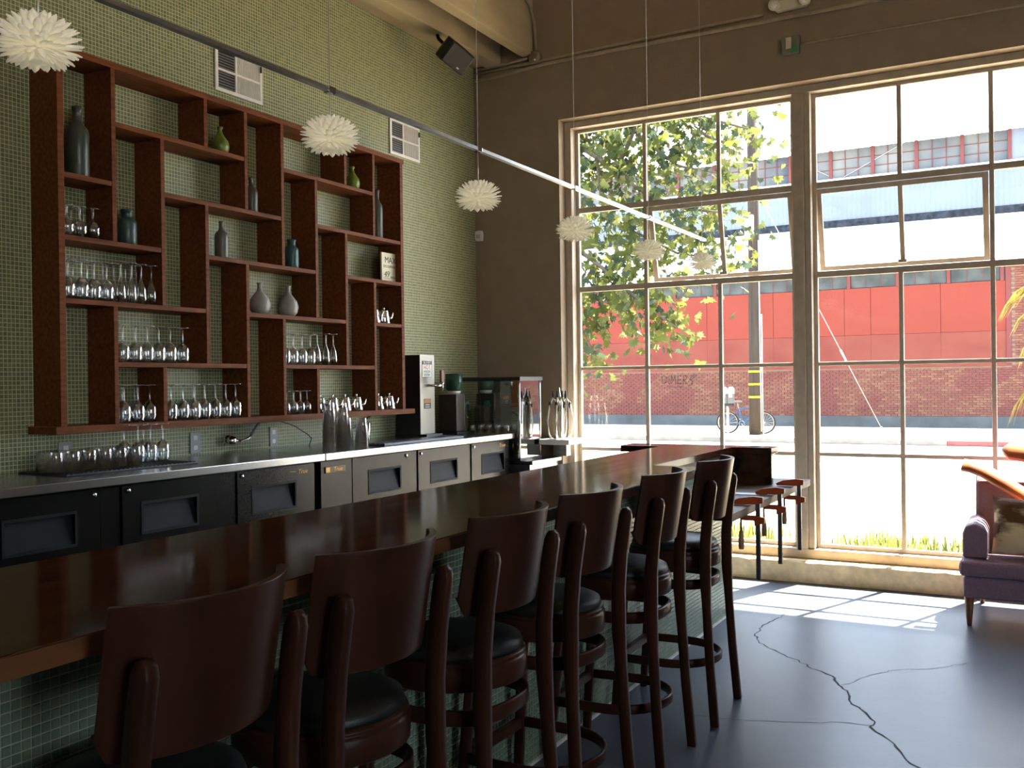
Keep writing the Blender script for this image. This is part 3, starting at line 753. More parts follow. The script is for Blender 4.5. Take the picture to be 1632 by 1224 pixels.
# chrome tap with hose
t = thing('water_tap', 'chrome wall tap with spray lever above the counter', 'tap', (4.118, YT, 1.147))
MB().lathe([(0, 0), (0.022, 0.004), (0.030, 0.022), (0.026, 0.04), (0.012, 0.05), (0, 0.052)], 16, (0, -0.05, -0.03)).build('valve', m_chrome, t)
mb = MB(); q = MB().lathe([(0, 0), (0.03, 0), (0.03, 0.012), (0.018, 0.05), (0, 0.052)], 16); mb.add([(x, -z, y) for x, y, z in q.v], q.f, True); mb.build('flange', m_chrome, t)
MB().tube([(0.015, -0.05, -0.005), (0.07, -0.06, -0.012), (0.115, -0.066, 0.0), (0.14, -0.066, 0.018)], [0.010, 0.007, 0.009, 0.006], 8).build('lever', m_chrome, t)
MB().tube([(0.14, -0.066, 0.018), (0.17, -0.066, 0.05), (0.205, -0.066, 0.085)], 0.009, 8).build('grip', P('grey_blue_grip', (0.22, 0.24, 0.27), 0.4), t)
MB().tube([(0.205, -0.066, 0.085), (0.25, -0.07, 0.108), (0.35, -0.075, 0.10), (0.5, -0.08, 0.06), (0.62, -0.085, 0.0), (0.655, -0.09, -0.03), (0.62, -0.10, -0.074)], 0.0045, 7).build('hose', m_blackpl, t)
# outlets
for x, z, w, h, lab in ((3.882, 1.141, .072, .118, 'white outlet plate left of the chrome tap'), (4.515, 1.141, .066, .118, 'white outlet plate right of the chrome tap'), (3.058, 1.165, .078, .062, 'small white switch plate above the tumblers'), (5.08, 1.15, .066, .118, 'white outlet plate behind the pint glasses')):
    t = thing('outlet', lab, 'outlet', (x, YT, z))
    MB().box(-w/2, w/2, -0.008, -0.0006, -h/2, h/2).build('plate', P('grey_white_plate', (0.30, 0.30, 0.29), 0.5, var=0.03), t, bevel=0.002)
    for dz in ((-.028, .028) if h > .1 else (0,)):
        MB().box(-.014, .014, -.0095, -.008, dz-.013, dz+.013).build('socket', m_whitepl, t, bevel=0.001)
# power cable hanging by the water heater
MB().tube([(5.08, 4.204, 1.16), (5.15, 4.19, 1.13), (5.30, 4.19, 1.16), (5.42, 4.195, 1.21), (5.48, 4.19, 1.236)], 0.006, 7).build('power_cable', m_blackpl, None, label='black power cable between the outlet and the shelf bottom', cat='cable')

# hot water dispenser
t = thing('hot_water_dispenser', 'tall narrow steel hot water dispenser at the end of the shelf', 'dispenser', (5.885, 4.075, ZK))
MB().box(-0.092, 0.092, -0.095, 0.115, 0.02, 0.600).build('body', P('black_enamel', (0.012, 0.012, 0.013), 0.4), t, bevel=0.003)
fr = MB().box(-0.0945, 0.0945, -0.100, -0.0952, 0.018, 0.603).build('front_panel', P('dull_steel_panel', (0.22, 0.205, 0.175), 0.40, 1.0, var=0.05, scale=20, stretch=(8, 8, .1)), t, bevel=0.002)
MB().box(-0.105, 0.105, -0.16, 0.12, 0.0006, 0.02).build('base', m_blackpl, t, bevel=0.002)
st = MB().box(-0.068, 0.058, -0.1012, -0.1002, 0.435, 0.560).build('warning_sticker', P('sticker_white', (0.72, 0.70, 0.63), 0.6), fr)
MB().box(-0.064, 0.054, -0.1016, -0.1012, 0.530, 0.557).build('sticker_band', m_ink, fr)
text('lettering', 'BUNN', 0.028, (-0.005, -0.1018, 0.5435), RX, P('sticker_white', (0.72, 0.70, 0.63)), fr, extrude=0.0002, sx=1.2)
text('lettering', 'HOT', 0.042, (-0.005, -0.1014, 0.508), RX, P('sticker_red', (0.55, 0.03, 0.03), 0.6), fr, extrude=0.0002)
text('lettering', 'WATER', 0.024, (-0.005, -0.1014, 0.477), RX, m_ink, fr, extrude=0.0002, sx=1.1)
text('lettering', 'SYSTEM', 0.022, (-0.005, -0.1014, 0.453), RX, m_ink, fr, extrude=0.0002, sx=1.1)
for q in ((-.068, -.065, .435, .56), (.055, .058, .435, .56), (-.065, .055, .435, .438)): MB().box(q[0], q[1], -.1016, -.1012, q[2], q[3]).build('sticker_border', m_ink, fr)
MB().box(-0.05, 0.04, -0.1014, -0.1002, 0.245, 0.278).build('rating_plate', P('orange_plate', (0.32, 0.13, 0.03), 0.5), fr)
pl = MB().box(-0.05, 0.04, -0.1014, -0.1002, 0.205, 0.245).build('rating_plate', m_ink, fr)
for z in (0.233, 0.217): MB().box(-0.035, 0.025, -.1018, -.1014, z-.004, z+.004).build('plate_print', P('grey_print', (0.35, 0.33, 0.3), 0.5), fr)
MB().tube([(0.0, -0.095, 0.375), (0.02, -0.14, 0.375), (0.055, -0.185, 0.375)], 0.011, 10).build('faucet', m_chrome, t)
mb = MB().lathe([(0, 0), (0.009, 0), (0.010, 0.05), (0.014, 0.06), (0, 0.062)], 12, (0.062, -0.19, 0.335)); mb.build('spout', m_chrome, t)
MB().obox((0.062, -0.187, 0.442), (0.018, 0, 0), (0, 0.010, 0), (0, 0, 0.045)).build('tap_handle', P('brown_handle', (0.16, 0.045, 0.025), 0.4), t, bevel=0.004)

# coffee grinder
t = thing('coffee_grinder', 'brown coffee grinder with green tinted hopper on the counter', 'grinder', (6.215, 3.965, ZK))
m_brown = P('brown_enamel', (0.055, 0.038, 0.03), 0.4)
MB().box(-0.075, 0.03, -0.08, 0.08, 0.025, 0.305).build('housing', m_brown, t, bevel=0.006)
MB().box(0.031, 0.045, -0.082, 0.08, 0.02, 0.300).build('front_plate', m_blackpl, t, bevel=0.002)
MB().box(0.022, 0.032, -0.086, -0.079, 0.03, 0.302).build('chrome_edge', m_chrome, t)
MB().prism([(0.046, 0.02), (0.13, 0.02), (0.14, 0.13), (0.125, 0.19), (0.075, 0.21), (0.046, 0.19)], 'y', -0.05, 0.05).build('grind_head', m_brown, t, bevel=0.006)
MB().tube([(0.06, -0.055, 0.20), (0.085, -0.06, 0.235), (0.12, -0.06, 0.235), (0.145, -0.058, 0.185)], 0.013, 8).build('dosing_handle', P('teal_plastic', (0.02, 0.14, 0.11), 0.3), t)
for x in (0.06, 0.12): MB().lathe([(0, 0), (.008, 0), (.006, .008), (0, .009)], 8, (x, -0.055, 0.12)).build('screw', m_chrome, t)
MB().lathe([(0.045, 0.305), (0.05, 0.318), (0.05, 0.33)], 14, (0.02, 0, 0)).build('hopper_collar', m_whitepl, t)
mb = MB().lathe([(0.046, 0.33), (0.064, 0.345), (0.066, 0.455), (0.0645, 0.455), (0.0625, 0.346)], 18, (0.02, 0, 0))
mb.build('hopper', P('green_tinted_plastic', (0.05, 0.13, 0.08), 0.2, var=0.2, transl=(0.12, 0.3, 0.18)), t)
MB().lathe([(0, 0.455), (0.068, 0.455), (0.066, 0.463), (0, 0.465)], 18, (0.02, 0, 0)).build('hopper_lid', m_blackpl, t)
MB().box(-0.085, 0.17, -0.09, 0.085, 0.0006, 0.02).build('base', m_blackpl, t, bevel=0.003)

for i, (x, y) in enumerate(((6.405, 3.905), (6.41, 3.835), (6.412, 3.76), (6.415, 3.685), (6.418, 3.61))):
    glass('shot_glass', x, y, ZK+0.0006, 'upturned shot glass, %s from the wall along the counter end' % ORD[i], 'shot glasses at the counter end')

# lower steel counter in the corner with the glass case
t = thing('corner_counter', 'low stainless corner counter beside the coolers', 'counter', (6.73, 3.81, 0))
MB().box(-0.25, 0.255, -0.39, 0.40, 0.825, 0.855).build('top', m_steel, t, bevel=0.003)
MB().box(-0.24, 0.25, -0.36, 0.40, 0.62, 0.825).build('apron', P('grey_steel', (0.33, 0.34, 0.34), 0.35, 1.0), t)
for x in (-.22, .22):
    for y in (-.34, .37): MB().tube([(x, y, 0), (x, y, 0.62)], 0.02, 10).build('leg', m_steel, t)
t = thing('glass_case', 'smoked glass case with black lid standing in the corner', 'case', (6.66, 3.79, 0.8556))
a0, a1, b0, b1, H = -0.19, 0.17, -0.27, 0.30, 0.617
MB().box(a0-.01, a1+.01, b0-.01, b1+.01, H, H+.03).build('lid', m_blackpl, t, bevel=0.004)
MB().box(a0, a1, b0, b1, 0, 0.02).build('bottom', m_blackpl, t)
MB().box(a0+.004, a0+.010, b0+.02, b1-.01, .02, H).build('pane', m_case, t)
MB().box(a0+.02, a1-.01, b0+.004, b0+.010, .02, H).build('pane', m_case, t)
for x, y, r in ((a0+.008, b0+.008, .008), (a1-.008, b0+.008, .008), (a0+.008, b1-.008, .008), (a1-.008, b1-.008, .008)):
    MB().tube([(x, y, .02), (x, y, H)], r, 10).build('post', m_chrome, t)
MB().box(a1-.008, a1-.004, b0+.02, b1-.02, .02, H).build('pane', m_case, t)
t = thing('wire_rack', 'wire dish rack holding glasses inside the glass case', 'rack', (6.65, 3.79, 1.06))
for i in range(9):
    MB().tube([(-.12, -.16+i*.04, 0.012), (.12, -.16+i*.04, 0.012)], .0025, 5).build('wire', m_steel, t)
for z in (.012, .05, .09):
    MB().tube([(-.12, -.17, z), (-.12, .17, z), (.12, .17, z), (.12, -.17, z)], .003, 5, closed=True).build('rail', m_steel, t)
for i in range(12): MB().tube([(-.12, -.165+i*.03, .012), (-.12, -.165+i*.03, .09)], .002, 5).build('wire', m_steel, t)
for s in (-.115, .115):
    for y in (-.165, .165): MB().tube([(s, y, -.1835), (s, y, .012)], .004, 6).build('leg', m_steel, t)
for i in range(4):
    glass('small_wine_glass', 6.61, 3.68+0.075*i, 1.06+.0156, 'upturned stem glass, %s from the window in the rack of the glass case' % ORD[i], 'glasses in the glass case')
# bottles on the low counter
for i, (x, y, s) in enumerate(((6.495, 3.60, 1.0), (6.50, 3.53, 1.12), (6.505, 3.455, .95))):
    pass
# white wall shelf with the hose tower
t = thing('white_shelf', 'small white shelf on the window wall beside the glass case', 'shelf', (6.90, 3.365, 0.965))
MB().box(-0.15, 0.098, -0.125, 0.14, 0, 0.042).build('board', P('white_laminate', (0.8, 0.79, 0.75), 0.4, var=0.03), t, bevel=0.003)
MB().box(0.02, 0.098, -0.02, 0.10, -0.10, 0).build('bracket', P('grey_steel', (0.33, 0.34, 0.34), 0.35, 1.0), t, bevel=0.003)
t = thing('hose_tower', 'chrome tower draped with white hoses and black nozzles', 'tower', (6.86, 3.375, 1.0078))
MB().lathe([(0, 0), (0.05, 0), (0.05, 0.008), (0.032, 0.014), (0.030, 0.30), (0.026, 0.33), (0.012, 0.345), (0.006, 0.40), (0, 0.41)], 18).build('column', m_chrome, t)
m_hose = P('milky_hose', (0.70, 0.68, 0.60), 0.25, var=0.05)
for k in range(6):
    a = math.radians(150+k*42)
    d = Vector((math.cos(a), math.sin(a), 0))
    p = [d*0.03+Vector((0, 0, .30)), d*0.06+Vector((0, 0, .325)), d*0.095+Vector((0, 0, .26)), d*0.115+Vector((0, 0, .15)), d*0.10+Vector((0, 0, .04)), d*0.08+Vector((0, 0, 0.012))]
    MB().tube(p, 0.0085, 8).build('hose', m_hose, t)
    MB().lathe([(0, 0), (.010, 0), (.011, .02), (.006, .05), (.005, .062), (0, .063)], 10, tuple(d*0.055+Vector((0, 0, .318)))).build('nozzle', m_blackpl, t)
    MB().lathe([(0, 0), (.008, .0), (.011, .03), (.007, .05), (0, .052)], 10, tuple(d*0.088+Vector((0, 0, .245)))).build('clip', m_blackpl, t)
MB().tube([(-.03, -.09, .30), (-.06, -.105, .20), (-.05, -.10, .09), (-.07, -.10, .03), (-.09, -.09, 0.006)], .004, 6).build('cord', m_blackpl, t)

# ================================================================== BAR
BZ, BT = 1.060, 0.040
BX0, BXN, BXE = -0.6, 4.28, 5.76
YF, YN, YBK = 1.366, 1.625, 2.050       # front edge, notch edge, back edge
YTL = 1.722                             # tiled front
bar = thing('bar', 'long bar with green mosaic front and dark walnut top', 'bar', (2.6, 1.85, 0))
def BB(x0, x1, y0, y1, z0, z1): return MB().box(x0-2.6, x1-2.6, y0-1.85, y1-1.85, z0, z1)
def PL(poly, z0, z1): return MB().prism([(x-2.6, y-1.85) for x, y in poly], 'z', z0, z1)
PL([(BX0, YF), (BXN, YF), (BXN, YN), (5.60, YN), (5.60, 1.388), (5.755, 1.388), (5.755, 2.31), (5.55, 2.31), (5.55, YBK), (BX0, YBK)], BZ-BT, BZ).build('bar_top', m_barwood, bar, bevel=0.003)
BB(BX0, BXN-.002, YF-.003, YF-.0002, BZ-BT+.002, BZ-.003).build('edge_band', P('warm_edge_wood', (0.085, 0.030, 0.0115), 0.4, var=0.4, scale=7, stretch=(1, 4, 4), spec=0.3), bar)
m_groutbody = P('pale_grout', (0.42, 0.43, 0.36), 0.85, var=0.06, scale=40)
BB(BX0, BXN-0.01, YTL+0.003, 2.0, 0.0, BZ-BT-.0005).build('bar_wall', m_groutbody, bar)
BB(BXN-0.01, 5.94, YTL+0.003, 2.0, 0.0, 0.806).build('bar_wall', m_groutbody, bar)
BB(BXN-0.01, 5.62, 1.663, 2.0, 0.8465, BZ-BT-.0005).build('bar_wall', m_groutbody, bar)
BB(BX0, 5.94, YTL-0.006, YTL+0.003, 0.0, 0.012).build('floor_strip', P('white_strip', (0.6, 0.6, 0.56), 0.5), bar)
BB(5.598, 5.638, 1.388, 1.660, 0.8465, BZ-BT-.0005).build('end_panel', m_barwood, bar, bevel=0.002)
# mosaic on the bar: real tiles, the nearest ones as single pieces
PT, TS, TD = 0.0208, 0.0184, 0.0034
def tile_mesh(mat, sx=TS, sz=TS):
    mb = MB(); a, c, b = sx/2, sz/2, 0.0012
    vs = [(-a, 0, -c), (a, 0, -c), (a, 0, c), (-a, 0, c), (-a+b, -TD, -c+b), (a-b, -TD, -c+b), (a-b, -TD, c-b), (-a+b, -TD, c-b)]
    mb.add(vs, [(4, 5, 6, 7), (0, 1, 5, 4), (1, 2, 6, 5), (2, 3, 7, 6), (3, 0, 4, 7)])
    return mb
TCOL = [(0.13, 0.19, 0.13), (0.15, 0.21, 0.145), (0.17, 0.225, 0.15), (0.15, 0.195, 0.12)]
m_tiles = [P('green_glass_tile_%d' % i, c, 0.3, var=0.06, scale=3, spec=0.4) for i, c in enumerate(TCOL)]
tmesh = [tile_mesh(m).mesh('tile', m) for m in m_tiles]
rnd = random.Random(11)
cells = []
nx = int((5.935-BX0)/PT)
for i in range(nx):
    x = BX0+0.012+i*PT
    zt = BZ-BT if x < BXN-0.012 else 0.806
    for k in range(int((zt-0.014)/PT)):
        cells.append((x, YTL+0.003, 0.014+PT/2+k*PT))
def rank(c):
    # nearest to the photograph's viewpoint among the tiles not hidden by the first stool
    x, y, z = c
    if z < 0.60 or x < 1.06: return 99
    return x+0.25*(1.0-z)
order = sorted(cells, key=rank)
single = set(order[:300])
stuff = MB(); mats_idx = []
base = tile_mesh(None)
for c in cells:
    k = rnd.randrange(4)
    if c in single:
        link('tile', tmesh[k], bar, (c[0]-2.6, c[1]-1.85, c[2]))
    else:
        stuff.add([(p[0]+c[0]-2.6, p[1]+c[1]-1.85, p[2]+c[2]) for p in base.v], base.f); mats_idx += [k]*5
for i in range(int((5.59-BXN)/PT)):
    for k in range(8):
        c = (BXN+0.012+i*PT, 1.663, 0.8465+0.004+PT/2+k*PT)
        stuff.add([(p[0]+c[0]-2.6, p[1]+c[1]-1.85, p[2]+c[2]) for p in base.v], base.f); mats_idx += [rnd.randrange(4)]*5
me = bpy.data.meshes.new('tile_field')
me.from_pydata(stuff.v, [], stuff.f)
for m in m_tiles: me.materials.append(m)
me.polygons.foreach_set('material_index', mats_idx)
me.update()
link('tile_field', me, bar, kind='stuff')

# low table let into the end of the bar
ZT = 0.845
lt = thing('low_table', 'low dark wooden table at the far end of the bar, with clamps', 'table', (5.1, 1.45, 0.807))
MB().box(4.335-5.1, 6.00-5.1, 1.252-1.45, 1.660-1.45, 0, ZT-0.807).build('table_top', P('plain_brown_table_wood', (0.075, 0.04, 0.022), 0.5, var=0.25, scale=6, stretch=(.4, 5, 5), spec=0.25), lt, bevel=0.003)
# glued strips lying on the table, held by the clamps
for i, (x, w, m) in enumerate(((4.72, .05, m_alu), (5.02, .05, m_alu), (5.30, .04, m_alu))):
    pass
m_orange = P('orange_cast_iron', (0.42, 0.075, 0.025), 0.45, var=0.1)
m_handle = P('pale_wood_handle', (0.36, 0.22, 0.12), 0.5)
m_barsteel = P('grey_clamp_bar', (0.20, 0.205, 0.21), 0.4, 0.8)
def clamp(x, label):
    t = thing('bar_clamp', label, 'clamp', (x, 1.252, ZT), group='orange clamps on the low table')
    # vertical rail just outside the table edge
    MB().box(-.007, .007, -.040, -.018, -.36, .035).build('rail', m_barsteel, t, bevel=0.002)
    MB().prism([(-.055, .012), (-.012, .004), (.095, .004), (.10, .016), (.06, .034), (-.012, .044), (-.055, .04)], 'x', -.011, .011).build('fixed_jaw', m_orange, t, bevel=0.003)
    j = MB().prism([(-.062, -.085), (-.012, -.10), (-.012, -.075), (.045, -.075), (.07, -.06), (.07, -.052), (.03, -.05), (-.012, -.05), (-.062, -.058)], 'x', -.012, .012).build('sliding_jaw', m_orange, t, bevel=0.003)
    MB().tube([(0, .055, -.0385), (0, .055, -.13)], .0055, 8).build('screw', m_barsteel, t)
    MB().lathe([(0, -.22), (.012, -.218), (.014, -.19), (.012, -.15), (.009, -.13), (0, -.129)], 10, (0, .055, 0)).build('handle', m_handle, t)
    return t
c0 = clamp(4.66, 'orange bar clamp on the low table, nearest the stools')
dup(c0, (5.10, 1.252, ZT), None, 'orange bar clamp on the low table, middle one of three')
dup(c0, (5.56, 1.252, ZT), None, 'orange bar clamp on the low table, nearest the window')
for i, (x, lab) in enumerate(((4.66, 'grey clamped steel strip on the low table, nearest the stools'), (5.10, 'grey clamped steel strip on the low table, under the middle clamp'))):
    t = thing('steel_strip', lab, 'strip', (x, 1.45, ZT))
    MB().box(-.045, .045, -.165, .165, .0004, .003).build('plate', m_alu, t)
    for s in (-.04, .028): MB().box(s, s+.012, -.165, .165, .003, .0035).build('lip', m_alu, t)

# ================================================================== STOOLS
def make_stool(loc, rz, label):
    t = thing('bar_stool', label, 'stool', loc, rz, 'dark wooden bar stools along the bar')
    W = m_stoolwood
    MB().lathe([(0, .645), (.195, .645), (.202, .650), (.204, .700), (.200, .708), (.196, .710), (.200, .714), (.196, .722), (0, .722)], 36).build('seat_apron', W, t)
    MB().lathe([(0, .7225), (.186, .7225), (.192, .732), (.186, .748), (.150, .762), (.08, .768), (0, .770)], 36).build('seat_cushion', m_leather, t)
    # rear posts: from the foot, past the seat, up behind the backrest
    for s in (-1, 1):
        path = [(.200*s, -.228, 0), (.193*s, -.208, .25), (.186*s, -.196, .48), (.182*s, -.190, .62), (.180*s, -.191, .76), (.179*s, -.202, .88), (.178*s, -.214, .96), (.178*s, -.222, 1.005), (.178*s, -.2235, 1.022), (.178*s, -.221, 1.033)]
        secs = [rsec(.032, .034, .004)]*3 + [rsec(.031, .044, .004)]*2 + [rsec(.031, .042, .004), rsec(.031, .042, .004), rsec(.031, .040, .004), rsec(.030, .031, .004), rsec(.028, .014, .003)]
        MB().sweep(path, secs, (0, 1, 0)).build('rear_leg', W, t)
        path = [(.196*s, .222, 0), (.180*s, .196, .3), (.160*s, .165, .650)]
        MB().sweep(path, [rsec(.030, .030, .005), rsec(.034, .034, .005), rsec(.038, .038, .005)], (0, 1, 0)).build('front_leg', W, t)
    # curved backrest
    n = 22; vs, fs = [], []
    th = .017
    def bp(u, v, outer):
        # u -1..1 across, v 0 bottom..1 top
        a = u*.866
        R = .262
        R2 = R+(th/2 if outer else -th/2)
        x = R2*math.sin(a)*1.0
        yc = .002+.045*(1-v)
        y = yc-R2*math.cos(a)
        z = .855+.259*v
        if v < .2: 
            k = max(0, abs(u)-.86)/.14
            z += .05*k*k*(1-v/.2)
        return (x, y, z)
    vl = [0, .04, .1, .2, .4, .6, .8, .97, 1.0]
    for outer in (0, 1):
        for v in vl:
            for i in range(n+1): vs.append(bp(-1+2*i/n, v, outer))
    K = n+1; O = len(vl)*K
    for j in range(len(vl)-1):
        for i in range(n):
            fs.append((j*K+i, j*K+i+1, (j+1)*K+i+1, (j+1)*K+i))
            fs.append((O+j*K+i, O+(j+1)*K+i, O+(j+1)*K+i+1, O+j*K+i+1))
    mb = MB(); mb.add(vs, fs, True)
    J = (len(vl)-1)*K
    for i in range(n):
        mb.f += [(J+i, J+i+1, O+J+i+1, O+J+i), (i, O+i, O+i+1, i+1)]; mb.s += [False, False]
    for j in range(len(vl)-1):
        mb.f += [(j*K, (j+1)*K, O+(j+1)*K, O+j*K), (j*K+n, O+j*K+n, O+(j+1)*K+n, (j+1)*K+n)]; mb.s += [False, False]
    mb.build('backrest', W, t, bevel=0.003)
    # rings
    def sup(a, b, e, m, y0=0.0):
        out = []
        for k in range(m):
            q = 2*PI*k/m; c, s = math.cos(q), math.sin(q)
            out.append((a*abs(c)**(2/e)*(1 if c >= 0 else -1), y0+b*abs(s)**(2/e)*(1 if s >= 0 else -1)))
        return out
    MB().sweep([(x, y, .580) for x, y in sup(.186, .186, 2.6, 40)], rsec(.016, .042, .004), closed=True).build('seat_ring', W, t)
    u = [(-.190, .205), (-.196, .10), (-.198, 0)]+[(-.198*math.cos(math.radians(q)), -.196*math.sin(math.radians(q))) for q in range(12, 180, 12)]+[(.198, 0), (.196, .10), (.190, .205)]
    MB().sweep([(x, y, .240) for x, y in u], rsec(.016, .036, .004)).build('foot_ring', W, t)
    MB().box(-.175, .175, .188, .212, .222, .258).build('foot_rail', W, t, bevel=0.003)
    return t
SX = [1.205, 1.715, 2.288, 2.836, 3.480, 4.128]
DES = ['nearest the camera, cut by the bottom edge', 'second from the camera', 'third from the camera', 'third from the window', 'second from the window', 'nearest the window']
s0 = make_stool((SX[0], 1.462, 0), 0.02, 'dark wooden bar stool %s' % DES[0])
for i in range(1, 6):
    dup(s0, (SX[i], 1.462, 0), [0, -.03, .02, -.02, .05, .04][i], 'dark wooden bar stool %s' % DES[i])

# ================================================================== PENDANT RAIL
RY, RZ_ = 1.70, 2.266
PX = [1.188, 2.060, 2.845, 3.626, 4.482, 5.330]
PZ = [2.126, 2.133, 2.097, 2.087, 2.095, 2.127]
rail = thing('lamp_rail', 'slim aluminium rail carrying the petal pendant lamps', 'rail', (2.9, RY, RZ_))
MB().box(0.2-2.9, 5.385-2.9, -.009, .009, -.006, .006).build('bar', m_alu, rail, bevel=0.001)
for x in PX:
    MB().tube([(x-2.9, 0, .006), (x-2.9, 0, ZC-RZ_)], .0011, 5).build('suspension_wire', m_alu, rail)
    MB().box(x-2.9-.014, x-2.9+.014, -.011, .011, -.009, .009).build('clip', m_chrome, rail, bevel=0.002)
# petal: a pointed blade with some thickness
def petal_mesh(L, w):
    mb = MB(); vs = []
    st = [(0, .40), (.2, .75), (.45, 1.0), (.7, 1.0), (.88, .72), (1.0, .15)]
    for t_, k in st:
        x = t_*L; h = w*k/2
        lift = .10*L*t_*t_
        vs += [(x, -h, lift+h*.30), (x, 0, lift-.0012), (x, h, lift+h*.30), (x, 0, lift+.0016)]
    fs = []
    for i in range(len(st)-1):
        for k in range(4):
            l = (k+1) % 4; fs.append((i*4+k, i*4+l, (i+1)*4+l, (i+1)*4+k))
    fs += [(0, 1, 2, 3), tuple(4*(len(st)-1)+k for k in (3, 2, 1, 0))]
    mb.add(vs, fs, True)
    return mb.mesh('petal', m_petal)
RINGS = [(-54, 10, .046), (-40, 14, .057), (-26, 17, .066), (-12, 19, .071), (1, 20, .074), (14, 20, .073), (27, 18, .070), (40, 16, .066), (54, 13, .061), (70, 9, .056)]
PM = {r[2]: petal_mesh(r[2], .0195) for r in RINGS}
def pendant(loc, cord, label):
    t = thing('pendant_lamp', label, 'lamp', loc, random.uniform(0, 6), 'petal pendant lamps on the rail')
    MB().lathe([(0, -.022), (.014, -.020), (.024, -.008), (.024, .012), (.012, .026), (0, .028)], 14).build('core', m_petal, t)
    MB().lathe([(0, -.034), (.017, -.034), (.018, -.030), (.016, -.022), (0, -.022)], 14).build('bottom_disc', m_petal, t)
    MB().tube([(0, 0, .03), (0, 0, cord)], .0019, 6).build('cord', m_alu, t)
    j = 0
    for el, n, L in RINGS:
        for k in range(n):
            a = 2*PI*(k+.5*(j % 2))/n+random.uniform(-.05, .05)
            e = math.radians(el+random.uniform(-4, 4))
            p = link('petal', PM[L], t)
            p.rotation_euler = (0, -e, a)
            p.location = (.008*math.cos(a)*math.cos(e), .008*math.sin(a)*math.cos(e), .006*math.sin(e))
        j += 1
    return t
pw = ['cut by the left edge of the picture', 'in front of the shelf', 'in front of the corner of the tiled wall', 'in front of the left window jamb', 'in front of the opened vent', 'at the far end of the rail']
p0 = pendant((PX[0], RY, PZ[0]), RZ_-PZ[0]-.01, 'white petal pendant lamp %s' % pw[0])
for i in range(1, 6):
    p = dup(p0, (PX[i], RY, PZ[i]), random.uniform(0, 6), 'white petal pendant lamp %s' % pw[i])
    for ch in p.children:
        if ch.name.startswith('cord'): ch.scale = (1, 1, (RZ_-PZ[i]-.008)/(RZ_-PZ[0]-.01))

# ================================================================== SOFA
so = thing('sofa', 'purple upholstered sofa with tapered wooden legs by the window', 'sofa', (6.55, -0.4, 0))
m_purple = P('purple_upholstery', (0.22, 0.14, 0.195), 0.8, var=0.12, scale=120, bump=0.1, bscale=400)
def SBX(x0, x1, y0, y1, z0, z1): return MB().box(x0-6.55, x1-6.55, y0+0.4, y1+0.4, z0, z1)
SBX(6.17, 6.90, -1.22, .425, .165, .295).build('base', m_purple, so, bevel=0.025, seg=4)
SBX(6.14, 6.74, -.40, .445, .297, .385).build('seat_cushion', m_purple, so, bevel=0.035, seg=5)
SBX(6.14, 6.74, -1.23, -.405, .297, .385).build('seat_cushion', m_purple, so, bevel=0.035, seg=5)
MB().prism([(.68-6.0-.55+6.0-.55+0.0, .30)]*0+[(6.60-6.55, .30), (6.93-6.55, .30), (6.955-6.55, .60), (6.95-6.55, .80), (6.90-6.55, .845), (6.80-6.55, .845), (6.73-6.55, .80), (6.68-6.55, .55)], 'y', -1.18+.4, .385+.4).build('backrest', m_purple, so, bevel=0.035, seg=4)
for y0, y1 in ((.300, .432), (-1.228, -1.096)):
    MB().prism([(y0+.4, .387), (y1+.4, .387), (y1+.4, .53), (y1+.4-.015, .57), ((y0+y1)/2+.4, .592), (y0+.4+.02, .57), (y0+.4, .53)], 'x', 6.26-6.55, 6.78-6.55).build('arm', m_purple, so, bevel=0.018, seg=3)
m_leg = P('warm_brown_leg', (0.16, 0.062, 0.028), 0.4, var=0.2)
for x, y in ((6.21, .395), (6.21, -1.19), (6.86, .36), (6.86, -1.16)):
    MB().lathe([(0, 0), (.013, 0), (.028, .166), (0, .1665)], 14, (x-6.55, y+.4, 0)).build('leg', m_leg, so)
# cushions: soft patterned pillows
m_pillow = P('brown_cream_animal_print', (0.12, 0.05, 0.014), 0.85, scale=7, sub=(0.75, 0.60, 0.38), edge=(0.46, 0.60), stretch=(1, .6, 1.6), bump=0.3, bscale=40)
def pillow(loc, rot, s, label):
    n = 12; vs, fs = [], []
    for sgn in (-1, 1):
        for j in range(n+1):
            for i in range(n+1):
                u, v = -1+2*i/n, -1+2*j/n
                k = (1-u**4)*(1-v**4)
                vs.append((sgn*.075*k**.6+.006*math.sin(5*u+3*v), u*s*(1-.07*(1-v*v)), v*s*(1-.07*(1-u*u))))
    K = (n+1)**2
    for j in range(n):
        for i in range(n):
            a = j*(n+1)+i; q = (a, a+1, a+n+2, a+n+1)
            fs += [q, tuple(K+z for z in q[::-1])]
    mb = MB(); mb.add(vs, fs, True)
    o = mb.build('pillow', m_pillow, None, label=label, cat='pillow', group='patterned pillows on the sofa')
    o.location = loc; o.rotation_euler = rot
    return o
pillow((6.40, .105, .565), (0.05, 0.30, 0.12), .175, 'brown and cream animal print pillow against the left sofa arm')
pillow((6.50, -.72, .585), (-0.1, 0.3, -0.1), .185, 'second animal print pillow, right of the first on the sofa')
